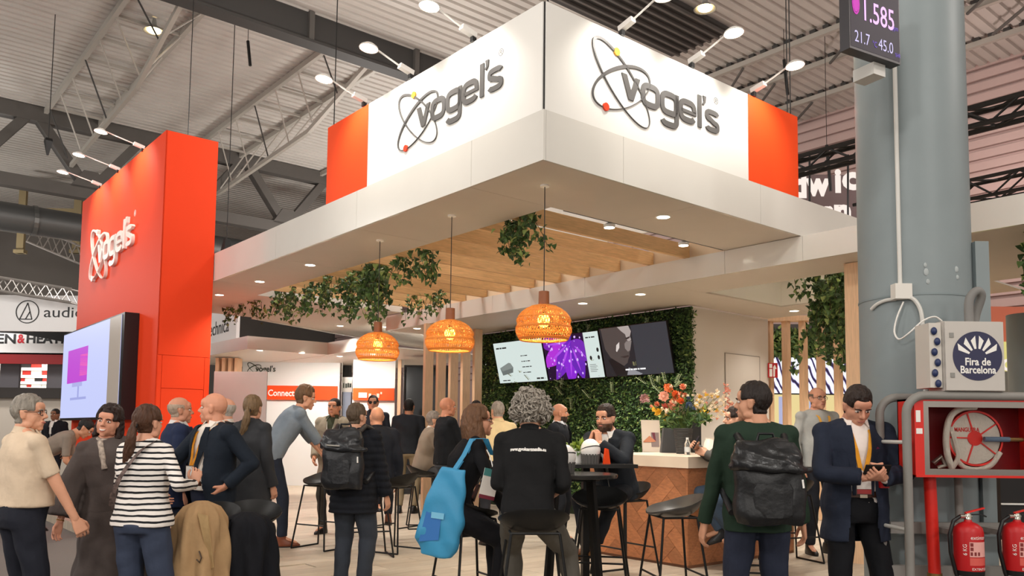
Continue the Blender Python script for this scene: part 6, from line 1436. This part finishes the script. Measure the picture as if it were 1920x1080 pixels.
P16 = person('grey haired man in tan blazer sitting on a stool beside the fins', p_, 80, 1.78, 'm', 'd7a183', 'short', '8d8176', seat=.72, lean=12, top=('blazer', '8f8070'), inner='e3dcd2', trousers='4a4a4c', fine=False, R=dict(to=(.10, .42, .93), hint=(.8, -.5, -.5)), L=dict(to=(.08, .42, .93), hint=(.8, -.5, -.5)))
p_, h = std(838, 738, 10.2)
P17 = person('stout bald man in black sweater standing left of the fins facing right', p_, 65, h, 'm', 'd49070', 'bald', '8a6a55', belly=.05, top=('sweater', '17191d'), trousers='4a4f58', fat=1.1, xs=1.1, fine=True, R=dict(to=(.2, .3, .95)))
p_, h = std(893, 745, 12.8)
P18 = person('dark haired man half hidden between bald man and seated woman', p_, 150, h, 'm', 'd09a7c', 'crop', '17120f', top=('sweater', '22242a'), fine=False)
p_, h = std(934, 745, 9.6)
P19 = person('grey cropped man in cream shirt behind the long haired woman', p_, 335, h, 'm', 'd9a284', 'crop', 'a59a8e', top=('shirt', 'e8cf9e'), trousers='2a2b30', fine=False)
# seated pair at the round table
p_, h = std(893, 762, 5.75)
P20 = person('woman with long light brown hair and black dress sitting beside the curly man', p_ + Vector((-.17, .05, 0)), 72, 1.68, 'f', 'd79a7c', 'long', '6b4a32', seat=.70, lean=20, hyaw=-2, hpitch=-6, top=('sweater', '17171a'), trousers='16161a', glasses='clear', fat=1.2, lanyard='e9e4dc', badge='9a2a3a',
     L=dict(to=(.02, .50, 1.20), hint=(.6, .2, -1), hand='curl', palm=(-.2, -.6, .9), fdir=(-.5, .4, .6)), R=dict(to=(.16, .36, .80), hint=(1, -.5, -.2), hand='flat', palm=(0, -.2, -1), fdir=(.2, .8, -.5)), legs=[(.13, .32, .16), (-.08, .38, .18)])
p_, h = std(992, 736, 5.25)
P21 = person('curly grey haired man in black printed shirt sitting with his back to us', p_, 8, 1.72, 'm', 'd9a284', 'curly', '8d8579', seat=.72, lean=10, hyaw=-12, hpitch=5, fat=1.12, top=('shirt', '1b1b1c'), trousers='57534c', sleeves=.66, xs=1.0, R=dict(to=(.13, .22, .90), hint=(.5, -1, -.3), hand='soft'), L=dict(to=(.11, .26, .92), hint=(.4, -1, -.3)), legs=[(.30, .26, .12), (-.12, .34, .12)], hem=-.09)
t = P21; q = text_mesh('www.gyokermedia.eu', .030, 0, 'CENTER', .002)
for v_ in q.vertices:
    x, y = v_.co.x, v_.co.y; zz = .375 + y; pp = t['TM'] @ Vector((x, -.150 + .3 * x * x, zz)); v_.co = t['SC'] @ pp
q.materials.clear(); q.materials.append(mat('shirt print', 'e9e6e0', .7)); lt_ = link('back_print', q, t['root'])
sw = lt_.modifiers.new('wrap', 'SHRINKWRAP'); sw.target = t['top']; sw.offset = .004; sw.wrap_method = 'NEAREST_SURFACEPOINT'
p_, h = std(1048, 750, 9.9)
P22 = person('bald bearded man in black suit and grey tie looking right', p_, 112, h, 'm', 'c98c6c', 'bald', '3a2a20', top=('blazer', '1b1d22'), inner='dcdce0', trousers='1d1f24', beard='3a2a20', fine=True, hyaw=-25)
p_, h = std(1135, 762, 7.45)
P23 = person('dark haired man in navy suit sitting with hands clasped before his mouth', p_ + Vector((.12, .1, 0)), 212, 1.78, 'm', 'd79c7e', 'short', '2b1c14', seat=.73, lean=22, hyaw=6, hpitch=6, top=('blazer', '22262c'), inner='e9e4de', trousers='1f2126', shoes='8a5a2c', beard='5a4030',
     R=dict(to=(.045, .45, 1.20), hint=(1, .1, -1), hand='curl', palm=(-1, -.3, 0), fdir=(-.25, -.25, 1)), L=dict(to=(.045, .46, 1.19), hint=(1, .1, -1), hand='curl', palm=(-1, -.3, 0), fdir=(-.25, -.25, 1)), legs=[(.10, .40, .30), (-.02, .46, .34)])
p_, h = Vector((2.28, 8.0, 0)), 1.76
P24 = person('seated visitor in blue jeans and trainers hidden behind the green sweater', p_, 268, 1.76, 'm', 'd9a284', 'short', '2b1c14', seat=.72, lean=10, top=('sweater', '5d5a56'), trousers='46566a', shoes='2a2a2c', R=dict(to=(.08, .46, 1.16), hint=(.8, -.4, -.7), hand='curl'), L=dict(to=(.05, .4, 1.1), hint=(.8, -.4, -.7)), legs=[(.10, .22, .36), (-.10, .14, .34)])
# right foreground
p_, h = std(1412, 703, 4.95, AISLE)
P25 = person('man in dark green sweater with short dark hair seen from behind', p_ + Vector((.02, 0, 0)), 2, h, 'm', 'd39a7b', 'short', '231915', hyaw=-58, top=('sweater', '25362a'), trousers='2b3040', fat=1.12, xs=1.12, hem=-.10, L=dict(to=(.30, .10, .80), hint=(.5, -1, 0), hand='relaxed'), R=dict(to=(.30, .12, .86), hint=(.6, -1, 0)))
p_, h = std(1532, 718, 9.2)
P26 = person('balding man in pale grey sweater and glasses standing by the fins', p_, 165, h, 'm', 'd69c80', 'fringe', '6a5a4c', top=('sweater', 'a8a8a4'), trousers='22242a', glasses='clear', belly=.03, lanyard='e0a84a', fine=True)
p_, h = std(1600, 714, 5.3, AISLE)
P27 = person('man in navy suit with white shirt looking down at his phone', p_, 182, h + .03, 'm', 'd99c80', 'short', '2a1d17', hpitch=32, hyaw=-4, top=('blazer', '262c3b', (.50, .075, -.9, .085)), inner='f3e8e0', trousers='16171b', belt=True, lanyard='e8a030', badge='b03838', fat=1.02, xs=1.04,
     R=dict(to=(.05, .30, 1.13), hint=(1, -.4, -.5), hand='curl', palm=(-.5, -.25, .8), fdir=(-.75, .5, .15)), L=dict(to=(.05, .30, 1.13), hint=(1, -.4, -.5), hand='curl', palm=(-.5, -.25, .8), fdir=(-.75, .5, .15)), legs=[(.13, .02, .085), (-.14, 0, .085)])
def child_mb(name, q, m, info, smooth=60, M=None):
    M = info['TM'] if M is None else M
    q.v = [tuple(info['SC'] @ (M @ Vector(p))) for p in q.v]; return q.build(name, m, info['root'], None, smooth)
# pocket square
q = MB(); y_ = P27['chest_y'](.36) + .012; q.add([(-.14, y_ - .03, .345), (-.075, y_ + .002, .35), (-.085, y_ + .004, .372), (-.105, y_ - .008, .360), (-.135, y_ - .026, .378)], [(0, 1, 2, 3, 4)]); child_mb('pocket_square', q, mat('plum silk', '7d2a52', .5), P27)
q = MB(); 
for sx in (-1, 1): pass
# patterned bag strap across the striped jersey
q = MB(); ty = -.155
q.loft([[Vector((x - .022, y, z - .010)), Vector((x + .022, y, z + .010)), Vector((x + .022, y - .006, z + .010)), Vector((x - .022, y - .006, z - .010))] for x, y, z in ((.09, -.03, .52), (.06, -.115, .47), (.0, -.150, .38), (-.07, -.152, .28), (-.13, -.130, .18), (-.175, -.08, .10), (-.195, .0, .05))])
child_mb('bag_strap', q, mat('patterned strap', '6b5a55', .8, var=.8, vscale=38), P5)
# scarf of the laughing woman
q = MB(); q.tube([(.07 * math.cos(a), -.01 + .065 * math.sin(a), .52 - .02 * math.sin(a)) for a in [i * PI / 8 for i in range(17)]], .022, 8); q.tube([(.05, .07, .50), (.04, .13, .40), (.03, .14, .30)], .022, 8); child_mb('scarf', q, mat('patterned scarf', 'a89a8e', .8, var=.7, vscale=40), P4)
# bracelet
M_ = P4['hands'][1]; q = MB(); q.tube([(.030 * math.cos(a), .022 * math.sin(a), -.012) for a in [i * PI / 8 for i in range(17)]], .0035, 6); child_mb('bracelet', q, mat('gold', 'c79a4a', .3, metal=1), P4, 60, M_)
# watch of the suited man
M_ = P23['hands'][-1]; q = MB(); q.tube([(.030 * math.cos(a), .022 * math.sin(a), -.02) for a in [i * PI / 8 for i in range(17)]], .006, 6); child_mb('wristwatch', q, MATS['buckle'] if 'buckle' in MATS else steel_grey, P23, 60, M_)
# ------------------------------------------------------------------ things people carry
def local_thing(name, lab, cat, info, off, M=None):
    m = info['root'].matrix_world @ info['SC'] @ info['TM'] @ T(*off)
    l, r_, s_ = m.decompose(); mm = T(*l) @ r_.to_matrix().to_4x4()
    return thing(name, lab, cat, mm if M is None else mm @ M)
def backpack(lab, info, col, w_, h_, d_, z0, flap=True):
    t = local_thing('backpack', lab, 'backpack', info, (0, -(.105 + (.045 if col != '191a1c' else .03)), z0)); m = mat('pack ' + col, col, .42, bump=.35, bscale=18, var=.12, vscale=8)
    r = RM(); r.loft([(0, w_ * .46, d_ * .42, 0, -d_ * .48), (.05, w_ * .5, d_ * .52, 0, -d_ * .52), (h_ * .5, w_ * .5, d_ * .5, 0, -d_ * .5), (h_ * .85, w_ * .46, d_ * .42, 0, -d_ * .46), (h_, w_ * .40, d_ * .28, 0, -d_ * .36)], None, 24, 2.7)
    v_, f_, n_ = remesh(r.v, r.f, .012, 3); v_ = folds(v_, n_, .006, 5, 14, 8); link('body', mesh_np('body', v_, f_, m), t)
    r = RM(); r.loft([(h_ * .66, w_ * .43, d_ * .40, 0, -d_ * .60), (h_ * .71, w_ * .50, d_ * .50, 0, -d_ * .62), (h_ * .80, w_ * .50, d_ * .48, 0, -d_ * .58), (h_ * .90, w_ * .44, d_ * .36, 0, -d_ * .50), (h_ * 1.02, w_ * .36, d_ * .16, 0, -d_ * .40)], Matrix.Rotation(-.05, 4, 'Y'), 22, 2.5)
    r.chain([(-w_ * .50, -d_ * .55, h_ * .70), (-w_ * .3, -d_ * .98, h_ * .69), (w_ * .3, -d_ * 1.0, h_ * .67), (w_ * .56, -d_ * .62, h_ * .66)], [.022, .028, .028, .016])
    v_, f_, n_ = remesh(r.v, r.f, .010, 2); v_ = folds(v_, n_, .007, 9, 22, 26); link('roll_top', mesh_np('roll_top', v_, f_, mat('pack top ' + col, col, .28, bump=.5, bscale=14)), t)
    q = MB(); q.loft([[(x * w_ * .32 * k_, -d_ * .92 - dy * d_ * .14 - .002, z) for x, dy in ((-1, -.6), (-.8, .6), (-.4, 1), (.4, 1), (.8, .6), (1, -.6))] for z, k_ in ((h_ * .10, .8), (h_ * .14, 1), (h_ * .44, 1), (h_ * .50, .86))]); q.build('front_pocket', m, t)
    for sx in (-1, 1):
        q = MB(); q.tube([(sx * w_ * .30, -.02, h_ * .95), (sx * w_ * .34, .06, h_ * 1.06), (sx * w_ * .38, .17, h_ * 1.00), (sx * w_ * .42, .27, h_ * .80), (sx * w_ * .50, .22, h_ * .40), (sx * w_ * .46, .0, h_ * .12)], .022, 8); q.build('shoulder_strap', m, t, None, 60)
    q = MB(); q.tube([(-.05, -.05, h_ * 1.0), (-.04, -.05, h_ * 1.09), (.04, -.05, h_ * 1.09), (.05, -.05, h_ * 1.0)], .009, 6); q.build('grab_handle', m, t, None, 60)
    if col == '232427': q = MB(); q.tube([(-w_ * .50, -d_ * .72, h_ * .735), (-w_ * .25, -d_ * 1.14, h_ * .735), (w_ * .05, -d_ * 1.17, h_ * .725)], .006, 5); q.build('seam_tape', mat('reflective tape', 'a8a49c', .25), t)
    q = MB(); q.tube([(w_ * .42, -d_ * .85, h_ * .55), (w_ * .43, -d_ * .88, h_ * .45)], .006, 6); q.build('zip_pull', whiteplain, t); return t
backpack('black rolltop backpack on the man in the puffer jacket', P12, '232427', .35, .47, .16, .0)
backpack('large glossy black backpack on the man in the green sweater', P25, '1a1b1d', .40, .47, .20, -.04)
# phone of the suited man
def between(info): 
    a = info['root'].matrix_world @ info['SC'] @ (info['hands'][1] @ Vector((-.01, .03, .10))); b = info['root'].matrix_world @ info['SC'] @ (info['hands'][-1] @ Vector((-.01, .03, .10))); return (a + b) / 2
c_ = between(P27); t = thing('phone', 'black smartphone in the hands of the navy suited man', 'phone', T(*c_) @ Matrix.Rotation(-.9, 4, 'X') @ RZ(PI / 2))
bx('case', (-.036, -.075, -.005), (.036, .075, .004), black, t); bx('screen', (-.033, -.071, .004), (.033, .071, .0048), mat('phone screen', '20242c', .1), t)
M_ = P24['root'].matrix_world @ P24['SC'] @ P24['hands'][1]; c_ = M_ @ Vector((-.01, .03, .09)); t = thing('phone', 'black phone held up by the seated jeans wearer', 'phone', T(*c_) @ Matrix.Rotation(.5, 4, 'Y')); bx('case', (-.004, -.036, -.05), (.004, .036, .09), black, t); bx('screen', (.004, -.033, -.046), (.005, .033, .086), MATS['phone screen'], t)
# blue tote
c_ = at(826, 915, 5.62); t = thing('tote_bag', 'bright blue tote bag hanging from the seated woman’s shoulder', 'bag', T(c_.x - .01, c_.y, c_.z - .40) @ RZ(-.25) @ Matrix.Rotation(.10, 4, 'Y'))
blue = mat('tote blue', '3c93bf', .5, var=.10, vscale=5, bump=.3, bscale=7)
r = RM(); r.loft([(-.06, .11, .045, -.01, 0), (.05, .165, .07, -.01, 0), (.26, .150, .06, .01, 0), (.44, .12, .04, .03, 0), (.54, .085, .02, .05, 0)], None, 20, 3); v_, f_, n_ = remesh(r.v, r.f, .011, 3); v_ = folds(v_, n_, .010, 3, 12, 7); link('body', mesh_np('body', v_, f_, blue), t)
q = MB(); q.add([(-.12, -.064, .03), (.02, -.069, .06), (.02, -.066, .2), (-.09, -.064, .24)], [(0, 1, 2, 3)]); o = q.build('printed_panel', mat('tote print', '3572b8', .5), t); 
q = MB(); q.box((-.05, -.071, .20), (.04, -.066, .24)); q.build('printed_panel', mat('tote pale print', '7cc0e0', .5), t)
for y in (-.02, .02):
    q = MB(); sh_ = wpt(P20, P20['arms'][1][0] + Vector((0, 0, .06))); l_ = t.matrix_world.inverted() @ sh_
    q.loft([[Vector(p) + Vector((-.016, 0, 0)), Vector(p) + Vector((.016, 0, 0)), Vector(p) + Vector((.016, .004, 0)), Vector(p) + Vector((-.016, .004, 0))] for p in ((.04, y, .50), (.04 + .5 * (l_.x - .04), y + .4 * l_.y, .5 + .55 * (l_.z - .5)), (l_.x - .03, l_.y + y - .03, l_.z - .0), (l_.x + .05, l_.y + y, l_.z + .01), (l_.x + .10, l_.y + .05, l_.z - .10))]); q.build('handle', blue, t)
# small black bag at the woman's seat
c_ = at(868, 975, 5.8); t = thing('handbag', 'small black handbag hanging on the stool behind the tote', 'bag', T(*c_) @ RZ(.3)); q = MB(); q.prism([(-.08, -.12), (.08, -.11), (.09, .10), (-.07, .11)], .05, Matrix.Rotation(PI / 2, 4, 'X')); q.build('body', black, t); q = MB(); q.tube([(-.06, -.02, .1), (-.03, -.02, .2), (.04, -.02, .2), (.07, -.02, .1)], .006, 6); q.build('strap', black, t)
# camel coat and black jacket over the stools
def draped(lab, name, px, ytop, D, col, w_, h_, d_=.16, lean_=0, rot=0):
    a = at(px, ytop, D); t = thing(name, lab, 'coat', T(a.x, D, a.z - h_) @ RZ(rot)); n = 72; m_ = 26; R = []
    for i in range(m_ + 1):
        f = i / m_; ring = []
        for j in range(n):
            t_ = 2 * PI * j / n; c, s_ = math.cos(t_), math.sin(t_)
            top_ = math.sqrt(max(0, 1 - (max(0, (f - .80) / .20)) ** 2.4)); ww = w_ * (.54 - .12 * f) * (.25 + .75 * top_); dd_ = d_ * (.5 - .1 * f) * (.25 + .75 * top_)
            fl_ = 1 + (.22 * (1 - f) + .07) * math.sin(t_ * 6 + 1.8 * math.sin(f * 4) + rot) * (1 if f < .9 else .4) + .05 * math.sin(t_ * 13 + f * 9)
            ring.append(Vector((ww * c * fl_ + lean_ * f, dd_ * s_ * fl_, h_ * f)))
        R.append(ring)
    q = MB(); q.loft(R); q.build('cloth', cloth(col, col), t, None, 80); return t
t = draped('camel trench coat draped over a stool in the left foreground', 'draped_coat', 384, 938, 5.4, 'b08f68', .36, .92, .34)
q = MB(); q.loft([[Vector((.03 + .02 * k_, -.13 + .01 * k_, .86 - .09 * k_ - .01)), Vector((.10 + .012 * k_, -.15, .84 - .08 * k_)), Vector((.10 + .012 * k_, -.165, .84 - .08 * k_)), Vector((.03 + .02 * k_, -.15 + .01 * k_, .86 - .09 * k_))] for k_ in range(5)]); q.build('lapel', cloth('c2a274', 'c2a274'), t)
q = MB(); q.tube([(.05, -.15, .62), (.07, -.16, .58), (.06, -.16, .55), (.04, -.16, .57)], .005, 6); q.build('belt_hook', mat('buckle dark', '4a3a2c', .4), t)
q = MB(); q.tube([(.16, -.08, .42), (.19, -.1, .30), (.18, -.1, .12), (.14, -.1, .10), (.145, -.1, .25)], .018, 8); q.build('belt', cloth('c2a274', 'c2a274'), t, None, 60)
draped('black jacket heaped over a stool beside the camel coat', 'draped_jacket', 470, 958, 5.6, '17181d', .40, .85, .34)
# neck pillow like chair back behind the jacket, and magazines on the booth floor edge
for k in range(4):
    c_ = on_z(338, 1012, .0); t = thing('catalogue', ['bottom catalogue of the small stack beside the red tower base', 'second catalogue from the bottom of the stack beside the tower base', 'third catalogue from the bottom of the stack beside the tower base', 'top catalogue of the small stack beside the red tower base'][k], 'book', T(c_.x, c_.y, .032 * k) @ RZ(.3 + .1 * k), 'catalogues by the tower')
    bx('pages', (-.15, -.11, .003), (.148, .11, .029), mat('paper edge', 'e9e2d8', .7), t); bx('cover', (-.152, -.112, .029), (.152, .112, .032), black, t); bx('cover', (-.152, -.112, 0), (.152, .112, .003), black, t)
# conference card hanging at the seated woman's front
c_ = at(918, 905, 5.45); t = thing('conference_card', 'white and teal conference card between the seated woman and the curly man', 'card', T(*c_) @ RZ(.35) @ Matrix.Rotation(.22, 4, 'Y'))
bx('card', (-.055, -.003, -.11), (.055, .003, .09), mat('card white', 'eae4dc', .5), t); bx('header', (-.055, -.0045, .04), (.055, -.003, .09), mat('card teal', '4f8f8c', .5), t); bx('footer', (-.055, -.0045, -.11), (.055, -.003, -.085), mat('card plum', '7a2a3a', .5), t); bx('clip', (-.012, -.006, .088), (.012, .006, .105), black, t)
q = MB(); q.tube([(0, 0, .1), (-.02, .03, .16), (-.05, .06, .21)], .004, 5); q.build('cord', whiteplain, t)
bpy.data.scenes.remove(TS)
